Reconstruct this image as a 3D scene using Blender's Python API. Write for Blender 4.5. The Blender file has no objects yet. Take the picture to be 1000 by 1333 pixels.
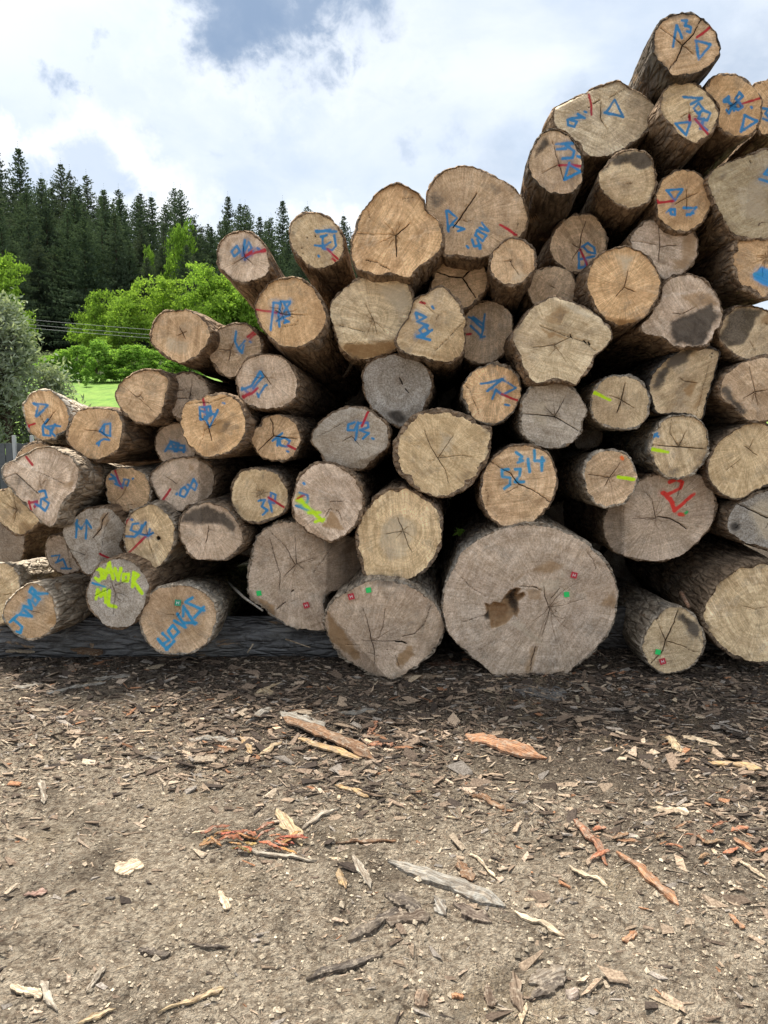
import bpy, math, random
import numpy as np
from mathutils import Vector, Matrix
random.seed(7); np.random.seed(7)
C = bpy.context.scene.collection
SC = bpy.context.scene

# ------------------------------------------------------------------ camera
CAM = np.array([0.0, 0.0, 1.5]); PITCH = math.radians(7.48); FPX = 963.0
cam_d = bpy.data.cameras.new('camera'); cam_o = bpy.data.objects.new('camera', cam_d); C.objects.link(cam_o)
cam_o.location = CAM; cam_o.rotation_euler = (math.radians(90) - PITCH, 0, 0)
cam_d.sensor_fit = 'VERTICAL'; cam_d.sensor_height = 36; cam_d.lens = 26; cam_d.clip_end = 3000; cam_d.clip_start = 0.05
SC.camera = cam_o

# ------------------------------------------------------------------ world, sun, exposure
SUN_EL = math.radians(68); SUN_AZ = math.radians(-42)      # azimuth measured from +Y (behind the pile) towards +X
SUN_STRENGTH = 3.7; SKY_STRENGTH = 0.12; CLOUD_STRENGTH = 0.52; EXPOSURE = 1.16
SC.view_settings.view_transform = 'Standard'; SC.view_settings.look = 'None'
SC.view_settings.exposure = EXPOSURE; SC.view_settings.gamma = 1
try: SC.view_settings.use_curve_mapping = False
except Exception: pass

def ray(u, v):
    a = (u - 500) / FPX; b = (666.5 - v) / FPX
    return np.array([a, math.cos(PITCH) + b * math.sin(PITCH), -math.sin(PITCH) + b * math.cos(PITCH)])
def at(u, v, Y):
    d = ray(u, v); return CAM + d * (Y / d[1])
def on_ground(u, v, z=0.0):
    d = ray(u, v); return CAM + d * ((z - CAM[2]) / d[2])

class NT:
    def __init__(s, nt): s.nt = nt
    def n(s, t, props=None, **inp):
        nd = s.nt.nodes.new(t)
        for k, v in (props or {}).items(): setattr(nd, k, v)
        for k, v in inp.items():
            key = int(k[1:]) if k[0] == '_' and k[1:].isdigit() else k.replace('__', ' ')
            if isinstance(v, bpy.types.NodeSocket): s.nt.links.new(v, nd.inputs[key])
            else: nd.inputs[key].default_value = v
        return nd
    def math(s, op, a, b=None, c=None, clamp=False):
        nd = s.nt.nodes.new('ShaderNodeMath'); nd.operation = op; nd.use_clamp = clamp
        for i, v in enumerate((a, b, c)):
            if v is None: continue
            if isinstance(v, bpy.types.NodeSocket): s.nt.links.new(v, nd.inputs[i])
            else: nd.inputs[i].default_value = v
        return nd.outputs[0]
    def vmath(s, op, a, b=None, scale=None):
        nd = s.nt.nodes.new('ShaderNodeVectorMath'); nd.operation = op
        for i, v in enumerate((a, b)):
            if v is None: continue
            if isinstance(v, bpy.types.NodeSocket): s.nt.links.new(v, nd.inputs[i])
            else: nd.inputs[i].default_value = v
        if scale is not None:
            if isinstance(scale, bpy.types.NodeSocket): s.nt.links.new(scale, nd.inputs['Scale'])
            else: nd.inputs['Scale'].default_value = scale
        return nd.outputs['Value'] if op in ('DOT_PRODUCT', 'LENGTH', 'DISTANCE') else nd.outputs[0]
    def mix(s, f, a, b, mode='MIX'):
        nd = s.nt.nodes.new('ShaderNodeMix'); nd.data_type = 'RGBA'; nd.blend_type = mode
        for k, v in ((0, f), (6, a), (7, b)):
            if isinstance(v, bpy.types.NodeSocket): s.nt.links.new(v, nd.inputs[k])
            else: nd.inputs[k].default_value = (tuple(v) + (1,)) if (isinstance(v, tuple) and len(v) == 3) else v
        return nd.outputs[2]
    def ss(s, x, lo, hi):
        nd = s.nt.nodes.new('ShaderNodeMapRange'); nd.interpolation_type = 'SMOOTHSTEP'
        s.nt.links.new(x, nd.inputs[0]); nd.inputs[1].default_value = lo; nd.inputs[2].default_value = hi
        return nd.outputs[0]
    def noise(s, vec, scale, detail=4, rough=.55, dist=0):
        nd = s.n('ShaderNodeTexNoise', Scale=scale, Detail=detail, Roughness=rough, Distortion=dist)
        if vec is not None: s.nt.links.new(vec, nd.inputs['Vector'])
        return nd.outputs['Fac']
    def link(s, a, b): s.nt.links.new(a, b)

def dirv(u, v):
    d = ray(u, v); d = d / np.linalg.norm(d); return tuple(float(x) for x in d)

def build_world():
    w = bpy.data.worlds.new('World'); SC.world = w; w.use_nodes = True
    nt = w.node_tree; nt.nodes.clear(); t = NT(nt)
    sky = nt.nodes.new('ShaderNodeTexSky'); sky.sky_type = 'NISHITA'; sky.sun_disc = False
    sky.sun_elevation = SUN_EL; sky.sun_rotation = SUN_AZ
    sky.air_density = 1.0; sky.dust_density = 1.5; sky.ozone_density = 1.2
    skyc = t.mix(1.0, sky.outputs[0], (SKY_STRENGTH,) * 3, 'MULTIPLY')
    dn = t.vmath('NORMALIZE', t.n('ShaderNodeTexCoord').outputs['Generated'])
    sep = t.n('ShaderNodeSeparateXYZ', Vector=dn)
    zc = t.math('MAXIMUM', sep.outputs[2], 0.02)
    # project on a flat cloud layer, softened near the horizon
    zz = t.math('ADD', zc, 0.35)
    px = t.math('DIVIDE', sep.outputs[0], zz); py = t.math('DIVIDE', sep.outputs[1], zz)
    pv = t.n('ShaderNodeCombineXYZ', X=px, Y=py, Z=0.0).outputs[0]
    n1 = t.noise(pv, 2.3, 8, .55, .3)
    n2 = t.noise(t.vmath('ADD', pv, (7.3, 2.1, 0)), 5.0, 7, .6, .5)
    n3 = t.noise(t.vmath('ADD', pv, (1.3, 9.1, 0)), 1.1, 3, .5)
    # thin bright veil everywhere, whiter where n1 is high, greyer where low
    veil = t.ss(n1, .36, .62)
    base = t.mix(veil, (.60, .69, .81), (.93, .96, .98))
    base = t.mix(t.math('MULTIPLY', t.ss(n3, .42, .62), .5), base, (.62, .70, .81))
    # wisps of grey
    wis = t.math('MULTIPLY', t.ss(n2, .56, .74), .45)
    base = t.mix(wis, base, (.46, .54, .66))
    det = t.noise(dn, 9.0, 8, .6, .6)
    det2 = t.noise(dn, 26.0, 6, .6, .4)
    nz = t.n('ShaderNodeTexNoise', Vector=dn, Scale=11.0, Detail=9.0, Roughness=.62).outputs['Color']
    nz2 = t.n('ShaderNodeTexNoise', Vector=t.vmath('ADD', dn, (4, 4, 4)), Scale=4.0, Detail=3.0, Roughness=.5).outputs['Color']
    dnd = t.vmath('ADD', dn, t.vmath('SCALE', t.vmath('SUBTRACT', nz, (.5, .5, .5)), scale=.16))
    dnd = t.vmath('ADD', dnd, t.vmath('SCALE', t.vmath('SUBTRACT', nz2, (.5, .5, .5)), scale=.10))
    def blob(u, v, r, edge, amt=.5):
        # r in photo pixels; soft irregular disc in direction space
        dist = t.vmath('DISTANCE', dnd, dirv(u, v))
        x = t.math('SUBTRACT', t.math('MULTIPLY', dist, 1000.0), float(r))
        nn = t.math('ADD', t.math('MULTIPLY', t.math('SUBTRACT', det, .5), (float(r) + 12) * amt * 3.0), t.math('MULTIPLY', t.math('SUBTRACT', det2, .5), (float(r) + 12) * amt * 2.6))
        return t.ss(t.math('MULTIPLY', t.math('ADD', x, nn), -1.0), -edge, edge)
    # dark cloud bank overhead with bright fringe
    for (u, v, r, e) in ((330, -20, 75, 30), (400, -40, 95, 40), (300, 60, 22, 18), (440, 0, 50, 30)):
        base = t.mix(t.math('MULTIPLY', blob(u, v, r * 1.25, e * 1.6), .35), base, (.97, .99, 1.0))
    for (u, v, r, e, k) in ((312, 12, 46, 24, .9), (385, -25, 74, 30, .9), (450, -45, 56, 34, .8), (290, -60, 50, 36, .7)):
        base = t.mix(t.math('MULTIPLY', blob(u, v, r, e), k), base, (.20, .29, .43))
    for (u, v, r, e, k) in ((92, 92, 20, 12, .75), (116, 102, 12, 8, .6), (138, 52, 9, 8, .4), (545, 185, 16, 12, .35), (600, 180, 12, 14, .3), (770, 130, 20, 18, .3), (660, 230, 40, 40, .3), (950, 90, 60, 50, .35)):
        base = t.mix(t.math('MULTIPLY', blob(u, v, r, e), k), base, (.30, .39, .53))
    # sun-edged cumulus low over the forest
    for (u, v, r, e, k) in ((150, 222, 66, 26, .85), (215, 240, 44, 26, .8), (15, 205, 30, 10, .9), (90, 215, 34, 10, .85), (455, 290, 34, 14, .8), (400, 305, 30, 16, .6)):
        base = t.mix(t.math('MULTIPLY', blob(u, v, r, e, .35), k), base, (1.0, 1.0, 1.0))
    for (u, v, r, e, k) in ((128, 234, 40, 20, .75), (185, 244, 18, 16, .5), (250, 215, 16, 18, .25), (30, 225, 24, 14, .4), (60, 240, 30, 16, .6), (440, 306, 22, 12, .4)):
        base = t.mix(t.math('MULTIPLY', blob(u, v, r, e, .45), k), base, (.50, .60, .75))
    # towards the sun the veil gets brighter
    sd = (math.sin(SUN_AZ) * math.cos(SUN_EL), math.cos(SUN_AZ) * math.cos(SUN_EL), math.sin(SUN_EL))
    glow = t.math('POWER', t.math('MAXIMUM', t.vmath('DOT_PRODUCT', dn, sd), 0.0), 10.0)
    cl = t.mix(1.0, base, (CLOUD_STRENGTH,) * 3, 'MULTIPLY')
    cl = t.mix(t.math('MULTIPLY', glow, .5), cl, (1.5, 1.5, 1.45), 'ADD')
    col = t.mix(.9, skyc, cl)
    bg = t.n('ShaderNodeBackground', Color=col, Strength=1.0)
    out = nt.nodes.new('ShaderNodeOutputWorld'); nt.links.new(bg.outputs[0], out.inputs[0])
build_world()
sl = bpy.data.lights.new('sun', 'SUN'); sl.energy = SUN_STRENGTH; sl.angle = math.radians(6); sl.color = (1, .95, .86)
so = bpy.data.objects.new('sun', sl); C.objects.link(so)
sv = Vector((math.sin(SUN_AZ) * math.cos(SUN_EL), math.cos(SUN_AZ) * math.cos(SUN_EL), math.sin(SUN_EL)))
so.rotation_euler = sv.to_track_quat('Z', 'Y').to_euler(); so.location = sv * 50

# ------------------------------------------------------------------ numpy noise
def _h(ix, iy, iz, seed):
    n = (ix * 374761393 + iy * 668265263 + iz * 2147483647 + seed * 974634777) & 0xffffffff
    n = ((n ^ (n >> 13)) * 1274126177) & 0xffffffff
    n = (n ^ (n >> 16)) & 0xffff
    return n / 65535.0
def vnoise(x, y, z, seed=0):
    x, y, z = np.broadcast_arrays(np.asarray(x, float), np.asarray(y, float), np.asarray(z, float))
    ix, iy, iz = np.floor(x).astype(np.int64), np.floor(y).astype(np.int64), np.floor(z).astype(np.int64)
    fx, fy, fz = x - ix, y - iy, z - iz
    fx, fy, fz = fx*fx*(3-2*fx), fy*fy*(3-2*fy), fz*fz*(3-2*fz)
    r = 0
    for dx in (0, 1):
        for dy in (0, 1):
            for dz in (0, 1):
                w = (fx if dx else 1-fx) * (fy if dy else 1-fy) * (fz if dz else 1-fz)
                r = r + w * _h(ix+dx, iy+dy, iz+dz, seed)
    return r * 2 - 1
def fbm(x, y, z, o=4, seed=0, g=.5):
    r = 0; a = 1; t = 0; f = 1
    for k in range(o):
        r = r + a * vnoise(x*f, y*f, z*f, seed+k*17); t += a; a *= g; f *= 2.03
    return r / t
def sstep(x, lo, hi):
    t = np.clip((x - lo) / (hi - lo), 0, 1); return t*t*(3-2*t)

# ------------------------------------------------------------------ mesh helpers
def mesh_np(name, V, F, mats=(), smooth=True, fmat=None):
    """V (n,3); F list of int arrays (each k x m)."""
    me = bpy.data.meshes.new(name)
    F = [np.asarray(f, dtype=np.int32) for f in F if len(f)]
    nl = sum(f.size for f in F); nf = sum(len(f) for f in F)
    me.vertices.add(len(V)); me.vertices.foreach_set('co', np.ascontiguousarray(V, dtype=np.float32).ravel())
    me.loops.add(nl); me.loops.foreach_set('vertex_index', np.concatenate([f.ravel() for f in F]))
    me.polygons.add(nf)
    tot = np.concatenate([np.full(len(f), f.shape[1], dtype=np.int32) for f in F])
    st = np.concatenate([[0], np.cumsum(tot)[:-1]]).astype(np.int32)
    me.polygons.foreach_set('loop_start', st); me.polygons.foreach_set('loop_total', tot)
    if fmat is not None: me.polygons.foreach_set('material_index', np.asarray(fmat, dtype=np.int32))
    me.polygons.foreach_set('use_smooth', np.full(nf, smooth, dtype=bool))
    for m in mats: me.materials.append(m)
    me.update(calc_edges=True)
    return me
def set_col(me, name, rgba):
    a = me.attributes.new(name, 'FLOAT_COLOR', 'POINT'); a.data.foreach_set('color', np.ascontiguousarray(rgba, dtype=np.float32).ravel())
def link(name, me, parent=None, loc=None, rot=None):
    o = bpy.data.objects.new(name, me); C.objects.link(o)
    if parent is not None: o.parent = parent
    if loc is not None: o.location = loc
    if rot is not None: o.rotation_euler = rot
    return o
def tag(o, label=None, cat=None, group=None, kind=None):
    if label: o['label'] = label
    if cat: o['category'] = cat
    if group: o['group'] = group
    if kind: o['kind'] = kind
    return o
def copy_tree(o, parent=None):
    c = o.copy(); C.objects.link(c); c.parent = parent
    for ch in list(o.children): copy_tree(ch, c)
    return c
def tube(P, R, n=8, cap=True):
    """tube along points P with radii R -> V,F lists"""
    P = np.asarray(P, float); V = []; F = []
    for i in range(len(P)):
        d = P[min(i+1, len(P)-1)] - P[max(i-1, 0)]; d = d/np.linalg.norm(d)
        u = np.cross(d, [0.13, .31, .94]); u /= np.linalg.norm(u); w = np.cross(d, u)
        for k in range(n):
            a = 2*math.pi*k/n; V.append(P[i] + R[i]*(math.cos(a)*u + math.sin(a)*w))
    Q = []
    for i in range(len(P)-1):
        for k in range(n):
            Q.append((i*n+k, i*n+(k+1) % n, (i+1)*n+(k+1) % n, (i+1)*n+k))
    V = np.array(V); T = []
    if cap:
        V = np.vstack([V, P[:1], P[-1:]]); c0 = len(V)-2; c1 = len(V)-1; m = (len(P)-1)*n
        for k in range(n): T.append((c0, (k+1) % n, k)); T.append((c1, m+k, m+(k+1) % n))
    return V, np.array(Q), np.array(T, dtype=int).reshape(-1, 3)
BV = np.array([[-1,-1,-1],[1,-1,-1],[1,1,-1],[-1,1,-1],[-1,-1,1],[1,-1,1],[1,1,1],[-1,1,1]], float) * .5
BF = np.array([[3,2,1,0],[4,5,6,7],[0,1,5,4],[1,2,6,5],[2,3,7,6],[3,0,4,7]])
def boxes(lst):
    V = []; F = []
    for i, (c, s) in enumerate(lst): V.append(BV*np.array(s)+np.array(c)); F.append(BF+8*i)
    return np.vstack(V), [np.vstack(F)]

# ------------------------------------------------------------------ materials
def new_mat(name):
    m = bpy.data.materials.new(name); m.use_nodes = True; nt = m.node_tree; nt.nodes.clear()
    t = NT(nt); out = nt.nodes.new('ShaderNodeOutputMaterial')
    b = nt.nodes.new('ShaderNodeBsdfPrincipled'); nt.links.new(b.outputs[0], out.inputs[0])
    b.inputs['Roughness'].default_value = .85; b.inputs['Specular IOR Level'].default_value = .25
    return m, t, b, out
def bump(t, b, h, strength=.4, dist=.01):
    bp = t.n('ShaderNodeBump', Strength=strength, Distance=dist, Height=h); t.link(bp.outputs[0], b.inputs['Normal'])

def mat_endgrain():
    m, t, b, out = new_mat('end_grain_wood')
    oi = t.n('ShaderNodeObjectInfo'); rnd = oi.outputs['Random']
    co = t.n('ShaderNodeTexCoord').outputs['Object']
    off = t.vmath('SCALE', t.n('ShaderNodeCombineXYZ', X=rnd, Y=t.math('MULTIPLY', rnd, 3.7), Z=t.math('MULTIPLY', rnd, 7.9)).outputs[0], scale=60.0)
    cor = t.vmath('ADD', co, off)
    mk = t.n('ShaderNodeAttribute', dict(attribute_name='marks'))
    sm = t.n('ShaderNodeSeparateColor', Color=mk.outputs['Color']); crack, soot, fresh = sm.outputs[0], sm.outputs[1], sm.outputs[2]; ring = mk.outputs['Alpha']
    pa = t.n('ShaderNodeAttribute', dict(attribute_name='paint'))
    base = oi.outputs['Color']; weather = oi.outputs['Alpha']
    # growth rings and rays
    wob = t.noise(cor, 7, 3)
    rr = t.math('ADD', t.math('MULTIPLY', ring, 62.0), t.math('MULTIPLY', wob, 2.2))
    rn = t.n('ShaderNodeTexNoise', dict(noise_dimensions='1D'), W=t.math('ADD', rr, t.math('MULTIPLY', rnd, 90.0)), Scale=1.0, Detail=3.0, Roughness=.7).outputs['Fac']
    flat = t.vmath('MULTIPLY', co, (1, 0, 1))
    dirn = t.vmath('NORMALIZE', flat)
    rv = t.vmath('ADD', t.vmath('SCALE', dirn, scale=14.0), t.vmath('ADD', off, t.vmath('SCALE', co, scale=4.5)))
    rays = t.noise(rv, 1.6, 6, .65)
    blotch = t.noise(cor, 3.6, 5, .6, .4)
    blotch2 = t.noise(t.vmath('ADD', cor, (5, 3, 9)), 9.0, 6, .65, .2)
    speck = t.noise(cor, 110, 5, .75)
    # fibres torn by the saw: stripes at an angle of their own
    ang = t.math('MULTIPLY', rnd, 21.0)
    sc = t.n('ShaderNodeVectorRotate', dict(rotation_type='Y_AXIS'), Vector=co, Angle=ang).outputs[0]
    sawv = t.vmath('MULTIPLY', t.vmath('ADD', sc, off), (70.0, 3.0, 3.5))
    saw = t.noise(sawv, 1.0, 3, .6)
    rk = t.math('FRACT', t.math('MULTIPLY', rnd, 37.0)); rk2 = t.math('FRACT', t.math('MULTIPLY', rnd, 91.0))
    ra = t.math('ADD', .12, t.math('MULTIPLY', rk, .55)); sa = t.math('ADD', .25, t.math('MULTIPLY', rk2, .5)); scuff = t.noise(t.vmath('MULTIPLY', t.vmath('ADD', sc, off), (22.0, 3.0, 3.0)), 1.0, 6, .7, 1.2)
    col = t.mix(t.math('MULTIPLY', t.ss(rn, .42, .60), .55), base, t.mix(1.0, base, (.70, .62, .52), 'MULTIPLY'))
    col = t.mix(t.math('MULTIPLY', t.ss(rays, .50, .64), ra), col, t.mix(1.0, base, (1.40, 1.46, 1.55), 'MULTIPLY'))
    col = t.mix(t.math('MULTIPLY', t.ss(rays, .50, .34), ra), col, t.mix(1.0, base, (.62, .55, .48), 'MULTIPLY'))
    col = t.mix(t.math('MULTIPLY', t.ss(blotch, .44, .64), .75), col, t.mix(1.0, base, (.66, .60, .56), 'MULTIPLY'))
    col = t.mix(t.math('MULTIPLY', t.ss(blotch2, .51, .66), .50), col, (.34, .26, .18))
    col = t.mix(t.math('MULTIPLY', t.ss(scuff, .50, .62), sa), col, t.mix(1.0, base, (.55, .49, .44), 'MULTIPLY'))
    col = t.mix(t.math('MULTIPLY', t.ss(scuff, .47, .36), sa), col, t.mix(1.0, base, (1.22, 1.25, 1.3), 'MULTIPLY'))
    col = t.mix(t.math('MULTIPLY', t.ss(saw, .50, .64), .42), col, t.mix(1.0, base, (.68, .63, .58), 'MULTIPLY'))
    col = t.mix(t.math('MULTIPLY', t.ss(saw, .50, .34), .20), col, t.mix(1.0, base, (1.25, 1.25, 1.25), 'MULTIPLY'))
    fr = t.noise(t.vmath('ADD', t.vmath('SCALE', dirn, scale=34.0), t.vmath('ADD', off, t.vmath('SCALE', co, scale=7.0))), 1.0, 5, .7)
    band = t.noise(t.vmath('ADD', t.n('ShaderNodeCombineXYZ', X=t.math('MULTIPLY', ring, 26.0), Y=0.0, Z=0.0).outputs[0], t.vmath('ADD', off, t.vmath('SCALE', co, scale=2.2))), 1.0, 3, .6)
    mot = t.noise(t.vmath('ADD', cor, (9, 1, 6)), 7, 8, .74, .8)
    mo = t.math('ADD', .90, t.math('MULTIPLY', t.ss(mot, .38, .62), .36))
    gr = t.math('ADD', .88, t.math('MULTIPLY', t.ss(fr, .36, .64), .25))
    gr = t.math('MULTIPLY', gr, t.math('ADD', .90, t.math('MULTIPLY', t.ss(band, .38, .60), t.math('MULTIPLY', rk2, .26))))
    gr = t.math('MULTIPLY', gr, t.math('ADD', .88, t.math('MULTIPLY', t.ss(speck, .36, .64), .24)))
    # grey weathering
    wv = t.math('MULTIPLY', weather, t.math('ADD', .35, t.math('MULTIPLY', t.noise(t.vmath('ADD', cor, (2, 8, 4)), 4.5, 5, .6), 1.2)), clamp=True)
    col = t.mix(wv, col, t.mix(t.ss(speck, .3, .7), (.25, .215, .18), (.52, .465, .395)))
    col = t.mix(1.0, col, t.n('ShaderNodeCombineColor', Red=t.math('POWER', t.math('MULTIPLY', mo, gr), .9), Green=t.math('MULTIPLY', mo, gr), Blue=t.math('POWER', t.math('MULTIPLY', mo, gr), 1.15)).outputs[0], 'MULTIPLY')
    # fresh, less weathered facets
    col = t.mix(t.math('MULTIPLY', fresh, .8), col, (.40, .235, .105))
    # darkened pith
    col = t.mix(t.math('MULTIPLY', t.ss(ring, .055, .0), .25), col, (.22, .13, .07))
    # soot and damp stains, and the painted dark of the giant log's hole
    sn = t.math('ADD', soot, t.math('ADD', t.math('MULTIPLY', t.math('SUBTRACT', speck, .5), .9), t.math('MULTIPLY', t.math('SUBTRACT', blotch2, .5), 1.3)))
    sn = t.math('MULTIPLY', t.ss(sn, .22, .9), t.ss(soot, .02, .3))
    col = t.mix(t.math('MULTIPLY', sn, .93), col, t.mix(t.ss(blotch2, .4, .6), (.030, .025, .022), (.12, .098, .078)))
    col = t.mix(t.math('MULTIPLY', t.ss(speck, .60, .74), .35), col, (.09, .06, .04))
    # spray paint
    pc = t.math('ADD', pa.outputs['Alpha'], t.math('MULTIPLY', t.math('SUBTRACT', speck, .5), .55))
    pc = t.math('MULTIPLY', t.ss(pc, .12, .70), t.ss(pa.outputs['Alpha'], .01, .15))
    col = t.mix(t.math('MULTIPLY', pc, .93), col, pa.outputs['Color'])
    # cracks, near-black: the shade inside them is put into the colour
    col = t.mix(t.ss(crack, .22, .72), col, (.020, .012, .008))
    t.link(col, b.inputs['Base Color'])
    h = t.math('ADD', t.math('MULTIPLY', t.math('ADD', saw, scuff), .6), t.math('ADD', t.math('MULTIPLY', rays, .4), t.math('MULTIPLY', speck, .35)))
    h = t.math('ADD', h, t.math('MULTIPLY', rn, .15))
    bump(t, b, h, .8, .012)
    b.inputs['Roughness'].default_value = .9; b.inputs['Specular IOR Level'].default_value = .15
    return m

def mat_bark():
    m, t, b, out = new_mat('bark')
    oi = t.n('ShaderNodeObjectInfo'); rnd = oi.outputs['Random']
    co = t.n('ShaderNodeTexCoord').outputs['Object']
    off = t.vmath('SCALE', t.n('ShaderNodeCombineXYZ', X=rnd, Y=t.math('MULTIPLY', rnd, 3.7), Z=t.math('MULTIPLY', rnd, 5.9)).outputs[0], scale=50.0)
    cor = t.vmath('ADD', t.vmath('MULTIPLY', co, (1, .22, 1)), off)
    v = t.n('ShaderNodeTexVoronoi', dict(feature='DISTANCE_TO_EDGE'), Vector=t.vmath('ADD', cor, t.vmath('SCALE', t.n('ShaderNodeTexNoise', Vector=cor, Scale=14.0, Detail=3.0).outputs['Color'], scale=.05)), Scale=26.0)
    ve = v.outputs['Distance']
    n1 = t.noise(cor, 22, 6, .7); n2 = t.noise(t.vmath('ADD', co, off), 3.0, 4, .6); n3 = t.noise(t.vmath('ADD', co, off), 60, 5, .7)
    base = oi.outputs['Color']
    col = t.mix(t.ss(n1, .35, .65), t.mix(1.0, base, (.52, .48, .45), 'MULTIPLY'), t.mix(1.0, base, (1.4, 1.35, 1.3), 'MULTIPLY'))
    col = t.mix(t.math('MULTIPLY', t.ss(ve, .10, .0), .45), col, (.018, .012, .009))
    col = t.mix(t.math('MULTIPLY', t.ss(n2, .52, .7), t.math('MULTIPLY', oi.outputs['Alpha'], .75)), col, (.33, .32, .29))
    col = t.mix(t.math('MULTIPLY', t.ss(n3, .55, .72), .5), col, t.mix(1.0, base, (2.0, 1.9, 1.8), 'MULTIPLY'))
    n4 = t.noise(t.vmath('ADD', t.vmath('MULTIPLY', co, (1, .45, 1)), t.vmath('SCALE', off, scale=1.7)), 7.0, 6, .68, .6)
    pe = t.math('MULTIPLY', t.ss(n4, .60, .63), .8)
    col = t.mix(pe, col, t.mix(n1, (.20, .125, .07), (.42, .30, .19)))
    t.link(col, b.inputs['Base Color'])
    ve = t.math('MULTIPLY', ve, t.math('SUBTRACT', 1.0, pe))
    h = t.math('ADD', t.math('MULTIPLY', t.ss(ve, .0, .25), .8), t.math('ADD', t.math('MULTIPLY', n1, .7), t.math('MULTIPLY', n3, .4)))
    bump(t, b, h, .9, .02)
    b.inputs['Roughness'].default_value = .95; b.inputs['Specular IOR Level'].default_value = .1
    return m

def mat_plain(name, col, rough=.7, n_amt=.25, scale=30, spec=.3, bs=.2):
    m, t, b, out = new_mat(name)
    co = t.n('ShaderNodeTexCoord').outputs['Object']
    n = t.noise(co, scale, 5, .65)
    c = t.mix(n, tuple(x*(1-n_amt) for x in col), tuple(min(1, x*(1+n_amt)) for x in col))
    t.link(c, b.inputs['Base Color']); b.inputs['Roughness'].default_value = rough; b.inputs['Specular IOR Level'].default_value = spec
    bump(t, b, n, bs, .01)
    return m

def mat_piece():
    """loose bark and splinters: object colour, grain along local X"""
    m, t, b, out = new_mat('loose_wood')
    oi = t.n('ShaderNodeObjectInfo'); rnd = oi.outputs['Random']
    co = t.n('ShaderNodeTexCoord').outputs['Object']
    off = t.vmath('SCALE', t.n('ShaderNodeCombineXYZ', X=rnd, Y=rnd, Z=t.math('MULTIPLY', rnd, 5.9)).outputs[0], scale=30.0)
    g = t.noise(t.vmath('ADD', t.vmath('MULTIPLY', co, (9, 150, 60)), off), 1.0, 5, .7)
    n = t.noise(t.vmath('ADD', co, off), 25, 5, .7)
    base = oi.outputs['Color']
    dm = t.noise(t.vmath('ADD', co, off), 60, 5, .7)
    col = t.mix(t.ss(g, .38, .64), t.mix(1.0, base, (.42, .36, .32), 'MULTIPLY'), t.mix(1.0, base, (1.3, 1.3, 1.28), 'MULTIPLY'))
    col = t.mix(t.math('MULTIPLY', t.ss(n, .46, .64), .6), col, (.17, .135, .10))
    col = t.mix(t.math('MULTIPLY', t.ss(dm, .52, .62), .5), col, (.40, .33, .25))
    t.link(col, b.inputs['Base Color']); bump(t, b, t.math('ADD', g, n), .7, .006)
    return m

def mat_chips():
    m, t, b, out = new_mat('bark_litter')
    a = t.n('ShaderNodeAttribute', dict(attribute_name='chip'))
    co = t.n('ShaderNodeTexCoord').outputs['Object']
    n = t.noise(co, 140, 4, .7)
    col = t.mix(t.ss(n, .35, .65), t.mix(1.0, a.outputs['Color'], (.55, .52, .5), 'MULTIPLY'), t.mix(1.0, a.outputs['Color'], (1.25, 1.25, 1.25), 'MULTIPLY'))
    t.link(col, b.inputs['Base Color']); bump(t, b, n, .5, .004)
    return m

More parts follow.
